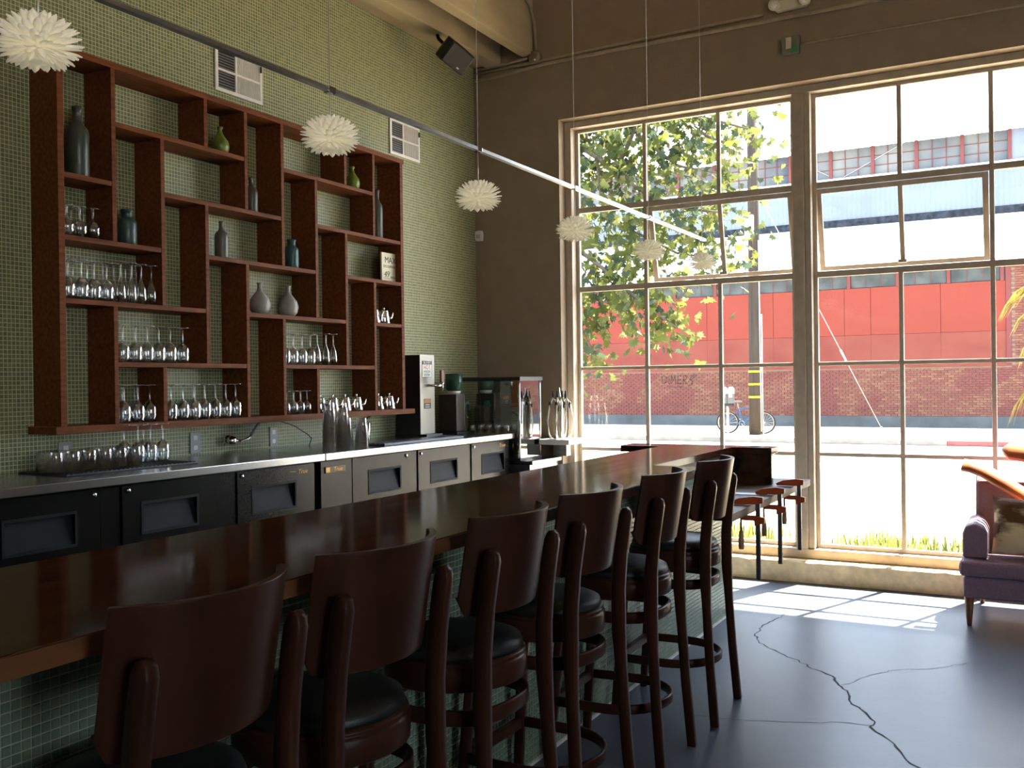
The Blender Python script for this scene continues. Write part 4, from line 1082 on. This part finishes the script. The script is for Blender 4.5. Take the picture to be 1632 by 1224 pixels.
# two orange wooden boards lying across the sofa
m_orwood = P('orange_stained_wood', (0.36, 0.085, 0.025), 0.35, scale=8, stretch=(2, .5, 2), sub=(0.48, 0.13, 0.04), coat=0.3)
path = [(6.64, .450, .905), (6.635, .40, .897), (6.625, .33, .872), (6.60, .22, .805), (6.60, .06, .70), (6.585, -.16, .555), (6.56, -.36, .435)]
MB().sweep(path, rsec(.095, .032, .006), (-.8, 0, 1)).build('wooden_board', m_orwood, None, label='long bowed orange wooden board slanting down over the sofa', cat='board')
path = [(6.80, .235, .990), (6.80, .19, .988), (6.80, -.02, .968), (6.80, -.45, .930)]
MB().sweep(path, [rsec(.03, .030, .006), rsec(.14, .034, .006), rsec(.16, .034, .006), rsec(.16, .034, .006)], (-.9, 0, 1)).build('wooden_board', m_orwood, None, label='wide orange wooden board resting on top of the sofa back', cat='board')

def PE(name, col, rough=0.8, *a, **k):
    k.setdefault('spec', 0.06)
    return P(name, col, rough, *a, **k)
# ================================================================== STREET
m_walk = PE('pale_concrete_pavement', (0.46, 0.385, 0.29), 0.85, var=0.1, scale=2)
m_road = PE('light_asphalt', (0.32, 0.275, 0.215), 0.9, var=0.12, scale=3)
m_soil = PE('dry_soil', (0.20, 0.155, 0.09), 0.95, var=0.25, scale=6)
MB().box(7.32, 9.9, -30, 45, -0.5, -0.12).build('ground', m_soil, kind='structure', label='planting strip outside the window')
MB().box(9.9, 12.6, -30, 45, -0.5, -0.13).build('pavement', m_walk, kind='structure', label='sunlit pavement on this side of the street')
MB().box(-30, 7.32, -45, -6.8, -0.5, -0.15).build('yard', m_walk, kind='structure', label='paved yard beyond the cream side wall')
MB().box(12.6, 27.2, -40, 60, -0.5, -0.33).build('road', m_road, kind='structure', label='sunlit street')
MB().box(27.2, 34.4, -40, 60, -0.5, -0.20).build('pavement', m_walk, kind='structure', label='pavement in front of the red building')
cu = thing('curb', 'far street curb of grey concrete with a red painted stretch', 'curb', (27.16, 5, -0.33), kind='structure')
del cu['category']
MB().box(-.06, .04, -2.8, 30, 0, .136).build('curb_stone', PE('grey_curb_concrete', (0.15, 0.135, 0.115), 0.9, var=0.15, scale=4), cu, bevel=0.02)
MB().box(-.06, .04, -30, -2.8, 0, .136).build('painted_curb_stone', PE('faded_red_paint', (0.16, 0.055, 0.05), 0.8, var=0.2, scale=5), cu, bevel=0.02)
# grass along the window
m_grass = PE('yellow_green_grass', (0.08, 0.09, 0.022), 0.7, var=0.3, scale=4, transl=(0.13, 0.14, 0.035))
mb = MB(); rnd = random.Random(5)
for i in range(5200):
    x, y = rnd.uniform(7.9, 9.85), rnd.uniform(-2.2, 3.6)
    if math.sin(y*2.3)+math.sin(y*5.1+1)+rnd.uniform(-1.2, 1.6) < 0: continue
    a = rnd.uniform(0, 6.28); h = rnd.uniform(.06, .17); w = rnd.uniform(.006, .014); l = rnd.uniform(.0, .07)
    c, s = math.cos(a), math.sin(a)
    mb.add([(x-w*s, y+w*c, -.122), (x+w*s, y-w*c, -.122), (x+l*c*.5+w*.6*s, y+l*s*.5-w*.6*c, -.12+h*.6), (x+l*c*.5-w*.6*s, y+l*s*.5+w*.6*c, -.12+h*.6), (x+l*c, y+l*s, -.12+h)], [(0, 1, 2, 3), (3, 2, 4)])
mb.build('grass', m_grass, None, label='bright yellow-green grass tufts along the foot of the window', cat='grass', kind='stuff')

# ------------------------------------------------------------------ red warehouse across the street
XB_ = 34.0
bd = thing('warehouse', 'red warehouse with brick base and white roof across the street', 'building', (XB_, 4, -0.2))
def WB(x0, x1, y0, y1, z0, z1): return MB().box(x0-XB_, x1-XB_, y0-4, y1-4, z0+.2, z1+.2)
m_red = PE('salmon_red_paint', (0.124, 0.027, 0.019), 0.8, var=0.05, scale=.8)
m_red2 = PE('weathered_red_paint', (0.098, 0.025, 0.019), 0.8, scale=.9, stretch=(1, 1, 1.6), sub=(0.118, 0.035, 0.025))
m_redtrim = PE('red_mullion_paint', (0.095, 0.028, 0.026), 0.7, var=0.06)
m_mortar = PE('pale_mortar', (0.15, 0.105, 0.082), 0.9, var=0.1, scale=6)
m_dull = PE('clouded_grey_glass', (0.026, 0.029, 0.029), 0.4, scale=2.2, sub=(0.055, 0.06, 0.057))
m_dull2 = PE('dark_blue_grey_glass', (0.034, 0.04, 0.05), 0.4, scale=.5, sub=(0.115, 0.112, 0.10))
YL, YRR, YE = 26.0, -14.0, 0.99        # left end, right end, right edge of the red bays
WB(34.02, 34.4, YE, YL, .1, 1.80).build('brick_backing', m_mortar, bd)
WB(34.02, 34.4, YRR, YE, .1, 5.1).build('brick_backing', m_mortar, bd)
WB(33.93, 34.4, YRR, YL, -.2, .176).build('concrete_base', PE('grey_green_concrete', (0.05, 0.053, 0.052), 0.9, var=0.2, scale=1.5), bd)
WB(33.96, 34.4, YE, YL, 1.79, 1.87).build('ledge', m_red2, bd)
ys = [YE+.02, 2.9, 5.05, 5.9, 8.3, 10.7, 13.1, 15.5, 17.9, 20.3, 22.7, YL]
for a, b in zip(ys, ys[1:]):
    WB(34.0, 34.1, a+.006, b-.006, 2.90, 4.48).build('panel', m_red, bd)
    WB(34.006, 34.1, a+.002, b-.002, 1.87, 2.892).build('panel', m_red2, bd)
WB(34.10, 34.4, YE, YL, 1.80, 4.48).build('panel_backing', m_redtrim, bd)
# strip of clouded windows under the eaves
WB(34.12, 34.2, YE, YL, 4.40, 5.12).build('window_backing', m_blackpl, bd)
y = YE+.12
while y < YL-1.6:
    WB(33.98, 34.1, y-.055, y+.055, 4.48, 5.1).build('mullion', m_redtrim, bd)
    for k in range(3):
        a = y+.06+k*.475; WB(34.05, 34.07, a+.008, a+.467, 4.50, 5.09).build('pane', m_dull, bd)
        if k: WB(34.04, 34.08, a-.008, a+.008, 4.49, 5.1).build('glazing_bar', m_redtrim, bd)
    y += 1.545
WB(33.97, 34.1, YE-.12, YE+.02, 1.8, 5.1).build('corner_post', m_redtrim, bd)
# bricks
BL, BH = 0.205, 0.0745
bcol = [(0.105, 0.045, 0.030), (0.122, 0.056, 0.036), (0.095, 0.036, 0.027), (0.108, 0.040, 0.030)]
m_br = [PE('red_brick_%d' % i, c, 0.85, var=0.14, scale=20) for i, c in enumerate(bcol)]
m_pbr = PE('painted_brick', (0.095, 0.031, 0.026), 0.8, var=0.1, scale=6)
bm_mesh = [MB().box(0, .06, -(BL-.014)/2, (BL-.014)/2, 0, BH-.013).mesh('brick', m) for m in m_br+[m_pbr]]
rnd = random.Random(21)
def painted(y, z):
    return (math.sin(y*1.05+.7)+.7*math.sin(y*2.7+z*2.1)+.5*math.sin(z*4+y)) > .55
br = []
for r in range(int((5.08-.18)/BH)):
    z = .18+r*BH
    y = YRR+.1+(BL/2 if r % 2 else 0)
    while y < YL-.1:
        if y+BL/2 < YE-.12 or (z+BH < 1.79 and y-BL/2 > YE-.12 or z+BH < 1.79): br.append((y, z))
        y += BL
near = sorted(br, key=lambda q: (abs(q[0]-2.2)*.55+abs(q[1]-1.1)*1.2) if (q[0] < 5.6 and not painted(*q)) else 99)[:300]
ns = set(near)
mb = MB(); mi = []
proto = MB().box(0, .06, -(BL-.014)/2, (BL-.014)/2, 0, BH-.013)
for q in br:
    k = 4 if (painted(*q) and q[1] < 1.8) else rnd.randrange(4)
    dx = rnd.uniform(-.006, .006)
    if q in ns: link('brick', bm_mesh[k], bd, (33.985+dx-XB_, q[0]-4, q[1]+.2))
    else:
        mb.add([(p[0]+33.985+dx-XB_, p[1]+q[0]-4, p[2]+q[1]+.2) for p in proto.v], proto.f); mi += [k]*6
me = bpy.data.meshes.new('brickwork'); me.from_pydata(mb.v, [], mb.f)
for m in m_br+[m_pbr]: me.materials.append(m)
me.polygons.foreach_set('material_index', mi); me.update()
link('brickwork', me, bd, kind='stuff')
# graffiti on the brick
m_spray = PE('grey_spray_paint', (0.05, 0.035, 0.04), 0.7)
def strokes(lines, y0, z0, s):
    mb = MB()
    for ln in lines:
        mb.tube([(33.974-XB_, y0-4-a*s, z0+.2+b*s) for a, b in ln], .014, 5)
    return mb
G = [[(0, .8), (.1, .1), (.45, .25), (.5, .75), (.25, .95), (-.1, .8)], [(.72, .95), (.75, .1)], [(1.0, .1), (1.05, .95), (1.25, .4), (1.45, .95), (1.5, .1)], [(2.1, .95), (1.75, .9), (1.72, .1), (2.1, .15)], [(1.72, .5), (2.0, .52)],
     [(2.3, .05), (2.32, .95), (2.7, .85), (2.65, .55), (2.32, .5), (2.75, .05)], [(3.5, 1.05), (3.1, .75), (3.0, .5), (3.3, .35), (3.25, 0), (2.85, -.15)], [(.6, -.1), (1.3, -.25), (2.2, -.2)], [(3.0, .45), (3.8, 1.0)]]
strokes(G, 12.45, 1.30, .36).build('graffiti', m_spray, bd)
# lower roof: white sheets sloping up to the clerestory
m_roof = PE('white_roof_sheet', (0.72, 0.72, 0.70), 0.6, var=0.04, scale=1)
mb = MB(); y = YRR
while y < YL:
    mb2 = MB().add([(33.72-XB_, y+.01-4, 5.09+.2), (33.72-XB_, y+1.99-4, 5.09+.2), (40-XB_, y+1.99-4, 7.44+.2), (40-XB_, y+.01-4, 7.44+.2), (33.72-XB_, y+.01-4, 5.15+.2), (33.72-XB_, y+1.99-4, 5.15+.2), (40-XB_, y+1.99-4, 7.50+.2), (40-XB_, y+.01-4, 7.50+.2)],
                  [(0, 3, 2, 1), (4, 5, 6, 7), (0, 1, 5, 4), (1, 2, 6, 5), (2, 3, 7, 6), (3, 0, 4, 7)])
    mb2.build('roof_sheet', m_roof, bd)
    y += 2.0
# clerestory: dark flashing, corrugated sheet, strip windows, eaves
WB(39.95, 40.2, YRR, YL, 7.40, 7.78).build('flashing', PE('dark_flashing', (0.017, 0.018, 0.021), 0.8, var=0.5, scale=6), bd)
mb = MB(); vs, fs = [], []
n = int((YL-YRR)/.09)
for i in range(n+1):
    y = YRR+i*.09; x = 40.0+(.03 if i % 2 else -.01)
    vs += [(x-XB_, y-4, 7.74+.2), (x-XB_, y-4, 9.36+.2)]
for i in range(n): fs.append((2*i, 2*i+1, 2*i+3, 2*i+2))
mb.add(vs, fs)
m_corr = PE('pale_blue_corrugated_sheet', (0.112, 0.122, 0.142), 0.6, var=0.08, scale=.7)
mb.build('corrugated_wall', m_corr, bd)
mb = MB(); mb.box(40.05-XB_, 40.4-XB_, YRR-4, YL-4, 7.6, 9.5); mb.build('clerestory_core', m_corr, bd)
WB(39.9, 40.1, YRR, YL, 9.34, 9.44).build('window_ledge', PE('white_ledge', (0.6, 0.6, 0.6), 0.6), bd)
WB(40.04, 40.3, YRR, .98, 9.44, 10.6).build('clerestory_wall', m_corr, bd)
WB(40.22, 40.3, .98, YL, 9.44, 10.62).build('window_backing', m_greypl, bd)
y = 1.0; k = 0
while y < YL-1.6:
    WB(39.98, 40.1, y-.06, y+.06, 9.44, 10.60).build('window_post', m_redtrim, bd)
    for c in range(3):
        for r in range(3):
            a, z = y+.06+c*.494, 9.45+r*.383
            WB(40.1, 40.12, a, a+.494, z, z+.383).build('pane', m_dull2, bd)
        if c: WB(40.07, 40.13, a-.012, a+.012, 9.45, 10.6).build('glazing_bar', m_redtrim, bd)
    y += 1.6; k += 1
for r in (1, 2): WB(40.075, 40.125, 1.0, YL-.5, 9.45+r*.383-.011, 9.45+r*.383+.011).build('glazing_bar', m_redtrim, bd)
MB().bar((40.085-XB_, 6.9-4, 9.5+.2), (40.085-XB_, 4.6-4, 10.6+.2), .02, .07, (1, 0, 0)).build('brace', PE('grey_brace', (0.2, 0.21, 0.23), .6), bd)
MB().bar((40.085-XB_, 9.0-4, 10.5+.2), (40.085-XB_, 7.3-4, 9.5+.2), .02, .07, (1, 0, 0)).build('brace', PE('grey_brace', (0.2, 0.21, 0.23), .6), bd)
vs, fs = [], []
n = int((YL-YRR)/.16)
for i in range(n+1):
    y = YRR+i*.16; dz = .035 if i % 2 else 0
    vs += [(39.45-XB_, y-4, 10.60+dz+.2), (46-XB_, y-4, 12.6+dz+.2), (39.45-XB_, y-4, 10.69+dz+.2), (46-XB_, y-4, 12.7+dz+.2)]
for i in range(n): fs += [(4*i, 4*i+4, 4*i+5, 4*i+1), (4*i+2, 4*i+3, 4*i+7, 4*i+6), (4*i, 4*i+2, 4*i+6, 4*i+4)]
mb = MB(); mb.add(vs, fs); mb.build('upper_roof', PE('tan_corrugated_roof', (0.26, 0.225, 0.19), 0.7, var=0.08, scale=1), bd)

# ------------------------------------------------------------------ utility pole, guy wire, parking meters
t = thing('utility_pole', 'brown wooden utility pole with yellow bands and white meter box', 'pole', (28.7, 7.56, -0.2))
m_pole = PE('weathered_brown_pole', (0.03, 0.023, 0.018), 0.9, var=0.2, scale=3, stretch=(4, 4, .3))
MB().lathe([(0, 0), (.205, 0), (.185, 2.0), (.165, 6.0), (.15, 11.0), (0, 11.0)], 18).build('shaft', m_pole, t)
for z in (1.10, 1.48, 1.86):
    MB().lathe([(.202, z), (.206, z+.005), (.205, z+.055), (.200, z+.06)], 18).build('yellow_band', PE('yellow_band', (0.38, 0.27, 0.012), 0.6), t)
MB().tube([(-.10, -.185, .1), (-.10, -.175, 2.2), (-.09, -.16, 5.8)], .018, 8).build('riser_pipe', PE('pale_riser', (0.22, 0.21, 0.2), 0.5), t)
MB().tube([(.02, -.20, .0), (.02, -.192, 1.4), (.02, -.19, 3.6)], .03, 8).build('conduit', PE('pale_riser', (0.22, 0.21, 0.2), 0.5), t)
MB().box(-.32, -.17, -.06, .19, 5.9, 6.55).build('meter_box', PE('white_meter_box', (0.75, 0.75, 0.73), 0.5), t, bevel=0.02)
t = thing('guy_wire', 'slanting white guy wire with a turnbuckle right of the pole', 'wire', (27.6, 3.72, -0.2))
m_wire = PE('pale_wire', (0.16, 0.145, 0.14), 0.6)
a, b = Vector((0, 0, 0.0)), Vector((.6, 3.6, 7.2))
MB().tube([a, b], .012, 6).build('wire', m_wire, t)
MB().tube([a+(b-a)*.02, a+(b-a)*.045], .035, 8).build('eye', m_wire, t)
MB().tube([a+(b-a)*.285, a+(b-a)*.34], .03, 8).build('turnbuckle', m_wire, t)
t = thing('parking_meter', 'double-headed parking meter on a pale post by the bicycle', 'parking meter', (28.75, 8.43, -0.2))
MB().tube([(0, 0, 0), (0, 0, .86)], .038, 10).build('post', PE('galvanised_post', (0.22, 0.22, 0.21), 0.5), t)
MB().box(-.06, .06, -.18, .18, .86, .93).build('yoke', m_greypl, t, bevel=0.01)
for y in (-.11, .11):
    h = MB().prism([(y-.085, .93), (y+.085, .93), (y+.09, 1.22), (y-.09, 1.22)], 'x', -.06, .06).build('meter_head', PE('grey_meter_body', (0.07, 0.07, 0.065), 0.5), t, bevel=0.015)
    MB().prism([(y-.095, 1.222), (y+.095, 1.222), (y+.098, 1.33), (y+.075, 1.40), (y+.03, 1.435), (y-.03, 1.435), (y-.075, 1.40), (y-.098, 1.33)], 'x', -.065, .065).build('dome', PE('silver_dome', (0.30, 0.30, 0.29), 0.4), h, bevel=0.01)
    MB().box(-.066, -.06, y-.05, y+.05, 1.12, 1.22).build('window', PE('green_grey_window', (0.35, 0.42, 0.3), 0.3), h)

# ------------------------------------------------------------------ bicycle
t = thing('bicycle', 'blue bicycle leaning behind the utility pole', 'bicycle', (29.25, 8.0, -0.2))
m_blue = PE('blue_frame_paint', (0.018, 0.055, 0.14), 0.4, var=0.05)
m_tyre = PE('tyre_rubber', (0.012, 0.011, 0.01), 0.8)
m_rim = PE('pale_rim', (0.22, 0.20, 0.17), 0.4)
RW = .335
def wheel(y):
    w = MB().tube([(0, y+RW*math.cos(a*PI/20), RW+RW*.965*math.sin(a*PI/20)) for a in range(40)], .021, 8, closed=True, upv=(1, 0, 0)).build('tyre', m_tyre, t)
    MB().tube([(0, y+(RW-.032)*math.cos(a*PI/20), RW+(RW-.032)*math.sin(a*PI/20)) for a in range(40)], .014, 6, closed=True, upv=(1, 0, 0)).build('rim', m_rim, w)
    MB().tube([(-.04, y, RW), (.04, y, RW)], .022, 8).build('hub', m_rim, w)
    for k in range(18):
        a = 2*PI*k/18
        MB().tube([(.02*(-1)**k, y, RW), (0, y+(RW-.035)*math.cos(a), RW+(RW-.035)*math.sin(a))], .0028, 4).build('spoke', m_rim, w)
YRW, YFW = .58, -.54
wheel(YRW); wheel(YFW)
bb, st_, hd, hd2 = (0, .13, .30), (0, .24, .78), (0, -.33, .84), (0, -.37, .72)
for a, b, r in ((bb, st_, .018), ((0, .235, .75), hd, .017), (bb, hd2, .021), (hd, hd2, .022)):
    MB().tube([a, b], r, 8).build('frame_tube', m_blue, t)
for s in (-.05, .05):
    MB().tube([(s*.4, .13, .30), (s, YRW, RW)], .011, 6).build('chain_stay', m_blue, t)
    MB().tube([(s*.4, .225, .72), (s, YRW, RW)], .010, 6).build('seat_stay', m_blue, t)
    MB().tube([(s, -.375, .70), (s, -.44, .52), (s, YFW, RW)], .012, 6).build('fork_blade', m_blue, t)
MB().tube([(0, .235, .76), (0, .27, .95)], .013, 8).build('seat_post', m_rim, t)
MB().prism([(-.02, .13), (.02, .13), (.045, .28), (.07, .38), (.04, .42), (-.04, .42), (-.07, .38), (-.045, .28)], 'z', .95, 1.0).build('saddle', PE('pale_saddle', (0.10, 0.09, 0.095), 0.6), t, bevel=0.015)
MB().tube([hd, (0, -.31, .93)], .013, 8).build('stem', m_rim, t)
MB().tube([(-.28, -.27, .93), (-.1, -.33, .94), (.1, -.33, .94), (.28, -.27, .93)], .012, 8).build('handlebar', m_blackpl, t)
MB().tube([(-.05, .13+.085*math.cos(a*PI/10), .30+.085*math.sin(a*PI/10)) for a in range(20)], .006, 5, closed=True, upv=(1, 0, 0)).build('chainring', m_rim, t)
MB().tube([(-.06, .13, .30), (-.07, .05, .17)], .010, 6).build('crank', m_rim, t)
MB().tube([(.06, .13, .30), (.07, .21, .43)], .010, 6).build('crank', m_rim, t)
for x, y, z in ((-.11, .05, .17), (.11, .21, .43)): MB().box(x-.045, x+.045, y-.035, y+.035, z-.01, z+.01).build('pedal', m_rim, t)
MB().tube([(-.05, .13, .388), (-.05, YRW, RW+.04)], .004, 4).build('chain', m_tyre, t)
MB().tube([(-.05, .13, .214), (-.05, YRW, RW-.04)], .004, 4).build('chain', m_tyre, t)

# coil of cable by the pole
t = thing('cable_coil', 'coil of dark cable hanging left of the pole box', 'cable', (28.35, 8.75, 5.5))
for k, (dy, dz, r) in enumerate(((.40, .75, .42), (.38, .80, .46), (.42, .72, .39))):
    MB().tube([(.02*k, dy+r*math.cos(a*PI/16), dz+r*.92*math.sin(a*PI/16)) for a in range(32)], .018, 5, closed=True, upv=(1, 0, 0)).build('loop', m_blackpl, t)
MB().tube([(0, -.05, 1.1), (0, -.45, .75), (0, -.8, .72), (0, -.98, 1.1)], .012, 5).build('drop_wire', m_blackpl, t)
MB().tube([(0, .4, 1.1), (0, -.05, 1.25), (0, -1.1, 1.5)], .012, 5).build('span_wire', m_blackpl, t)

# ------------------------------------------------------------------ tree
tr = thing('tree', 'leafy sycamore tree with pale branches outside the left window bay', 'tree', (15.0, 9.6, -0.13))
m_bark = PE('pale_bark', (0.055, 0.042, 0.03), 0.9, scale=4, sub=(0.085, 0.07, 0.052), bump=0.3)
def branch(pts, r0, r1, name='branch'):
    n = len(pts)
    MB().tube(pts, [r0+(r1-r0)*i/(n-1) for i in range(n)], 8).build(name, m_bark, tr)
branch([(0, 0, 0), (.05, -.1, 1.5), (0, -.3, 3.2), (.1, -.7, 4.8), (0, -.9, 6.6), (.1, -1.0, 8.0)], .20, .07, 'trunk')
limbs = [
 [(0.05, -.8, 5.7), (0, -1.8, 5.85), (.1, -2.65, 5.65), (.0, -3.35, 5.15), (-.1, -3.9, 4.65), (-.1, -4.6, 4.35), (-.2, -5.3, 4.2)],
 [(0, -.5, 4.0), (-.2, -1.5, 4.3), (-.3, -2.4, 4.1), (-.4, -3.2, 3.5), (-.5, -3.9, 2.9), (-.6, -4.6, 2.4)],
 [(0, -.9, 6.2), (.3, -1.9, 6.6), (.3, -3.0, 6.5), (.4, -4.2, 6.1), (.3, -5.0, 5.8), (.3, -5.5, 5.6)],
 [(0, -3.35, 5.15), (.1, -3.6, 5.7), (.1, -3.75, 6.2), (.2, -3.9, 6.8)],
 [(0, -.6, 4.4), (.3, -1.6, 4.9), (.4, -2.7, 4.7), (.4, -3.4, 4.2), (.3, -4.3, 3.7), (.3, -5.0, 3.55)],
 [(-.3, -2.4, 4.1), (-.5, -2.7, 3.2), (-.6, -2.9, 2.5), (-.6, -3.2, 2.0)],
 [(.1, -2.65, 5.65), (.2, -3.0, 6.1), (.2, -3.2, 6.7)],
 [(.3, -3.0, 6.5), (.2, -3.8, 5.6), (.1, -4.4, 5.1), (.1, -5.1, 4.9)],
 [(.2, -2.0, 6.6), (.1, -2.7, 6.0), (.0, -3.0, 5.3), (-.1, -3.1, 4.6)],
 [(.4, -4.2, 6.1), (.4, -4.8, 5.6), (.4, -5.4, 5.3)],
 [(.3, -4.0, 6.2), (.4, -4.8, 6.5), (.4, -5.4, 6.3)],
]
for i, L in enumerate(limbs): branch(L, .075 if i < 3 else .04, .014)
LEAFP = [(0, 0), (.25, -.10), (.55, -.05), (.42, .16), (.62, .34), (.34, .36), (.30, .60), (.12, .50), (0, .92), (-.12, .50), (-.30, .60), (-.34, .36), (-.62, .34), (-.42, .16), (-.55, -.05), (-.25, -.10)]
def leaf_geo(s):
    vs = [(x*s, y*s, -.10*s*abs(x)*2+.06*s*y) for x, y in LEAFP]+[(0, .3*s, .02*s)]
    n = len(LEAFP)
    return vs, [(i, (i+1) % n, n) for i in range(n)]
LC = [((0.040, 0.052, 0.013), (0.085, 0.092, 0.020)), ((0.032, 0.042, 0.014), (0.05, 0.058, 0.018)), ((0.055, 0.06, 0.02), (0.13, 0.128, 0.04)), ((0.026, 0.038, 0.022), (0.026, 0.038, 0.024))]
m_leaf = [PE('leaf_green_%d' % i, a, 0.5, var=0.2, scale=9, transl=b) for i, (a, b) in enumerate(LC)]
lmesh = []
for m in m_leaf:
    mb = MB(); mb.add(*leaf_geo(.16)); lmesh.append(mb.mesh('leaf', m))
rnd = random.Random(9)
pts = []
for L in limbs:
    for (a, b) in zip(L, L[1:]):
        a, b = Vector(a), Vector(b)
        for k in range(int((b-a).length*(105 if a.z > 4.6 else 62))):
            if a.y > -1.9 and rnd.random() < .5: continue
            p = a+(b-a)*rnd.random()
            sp = .52
            p = p+Vector((rnd.gauss(0, sp), rnd.gauss(0, sp*.75), rnd.gauss(-.12, sp*.72)))
            pts.append(p)
# sprays hanging low on the left, as seen against the red wall
for c, sd, n in (((-.4, -2.95, 2.55), .28, 70), ((-.4, -3.5, 2.8), .34, 120), ((-.4, -4.25, 2.45), .26, 80), ((-.4, -3.05, 1.95), .15, 22), ((-.3, -5.3, 3.5), .25, 40), ((-.4, -3.9, 3.4), .4, 120), ((-.3, -4.8, 4.1), .35, 90), ((-.2, -3.0, 3.4), .4, 110)):
    for k in range(n): pts.append(Vector((c[0]+rnd.gauss(0, .4), c[1]+rnd.gauss(0, sd), c[2]+rnd.gauss(0, sd*.8))))
idx = list(range(len(pts)))
vis = sorted(idx, key=lambda i: pts[i].x)[:300]
vs_ = set(vis)
fol = MB(); mi = []
for i, p in enumerate(pts):
    k = rnd.choice((0, 0, 1, 1, 2, 3))
    e = (rnd.uniform(-2.4, -.4), rnd.uniform(-.9, .9), rnd.uniform(0, 6.28)); s = rnd.uniform(.65, 1.25)
    if i in vs_:
        o = link('leaf', lmesh[k], tr, p, e); o.scale = (s, s, s)
    else:
        M3 = Matrix.Rotation(e[2], 3, 'Z') @ Matrix.Rotation(e[1], 3, 'Y') @ Matrix.Rotation(e[0], 3, 'X')
        v, f = leaf_geo(.16*s)
        fol.add([M3 @ Vector(q)+p for q in v], f); mi += [k]*len(f)
me = bpy.data.meshes.new('foliage'); me.from_pydata(fol.v, [], fol.f)
for m in m_leaf: me.materials.append(m)
me.polygons.foreach_set('material_index', mi); me.update()
link('foliage', me, tr, kind='stuff')

# ------------------------------------------------------------------ palm at the right edge
t = thing('palm', 'palm with drooping yellow-green fronds at the right edge', 'palm', (11.0, -1.1, -0.13))
m_frond = PE('yellow_palm_leaf', (0.10, 0.085, 0.022), 0.5, var=0.25, scale=3, transl=(0.17, 0.13, 0.035))
MB().lathe([(0, 0), (.20, 0), (.16, .8), (.14, 1.9), (.10, 2.3), (0, 2.35)], 14).build('trunk', m_bark, t)
rnd = random.Random(4)
for k, (az, reach, rise, drop) in enumerate(((92, 1.28, .55, -.35), (100, 1.25, .15, -.95), (84, 1.15, .30, -.55), (60, 1.3, .5, -.4), (128, 1.3, .5, -.5), (160, 1.3, .5, -.4), (200, 1.3, .5, -.5), (245, 1.3, .5, -.4), (290, 1.3, .5, -.5), (330, 1.3, .5, -.4), (20, 1.3, .5, -.5))):
    d = Vector((math.cos(math.radians(az)), math.sin(math.radians(az)), 0)); sd = Vector((-d.y, d.x, 0))
    R0 = Vector((0, 0, 2.3)); sp = []
    for i in range(9):
        u = i/8; sp.append(R0+d*reach*u+Vector((0, 0, rise*math.sin(u*PI*.62)*1.0+drop*u*u)))
    mb = MB().tube(sp, [.018*(1-.8*i/8) for i in range(9)], 6)
    for i in range(46):
        u = .22+.78*i/46; j = min(7, int(u*8)); f = u*8-j
        p = sp[j]*(1-f)+sp[j+1]*f; tg = (sp[j+1]-sp[j]).normalized()
        for s in (-1, 1):
            L = rnd.uniform(.34, .50)*(1-.35*u)
            q = p+tg*L*.8+sd*s*L*.40+Vector((0, 0, -.16*L))
            q2 = p+tg*L*1.15+sd*s*L*.50+Vector((0, 0, -.55*L))
            w = Vector((0, 0, .011))
            mb.add([p-w, p+w, q+w, q-w, q2], [(0, 1, 2, 3), (3, 2, 4)])
    mb.build('frond', m_frond, t)
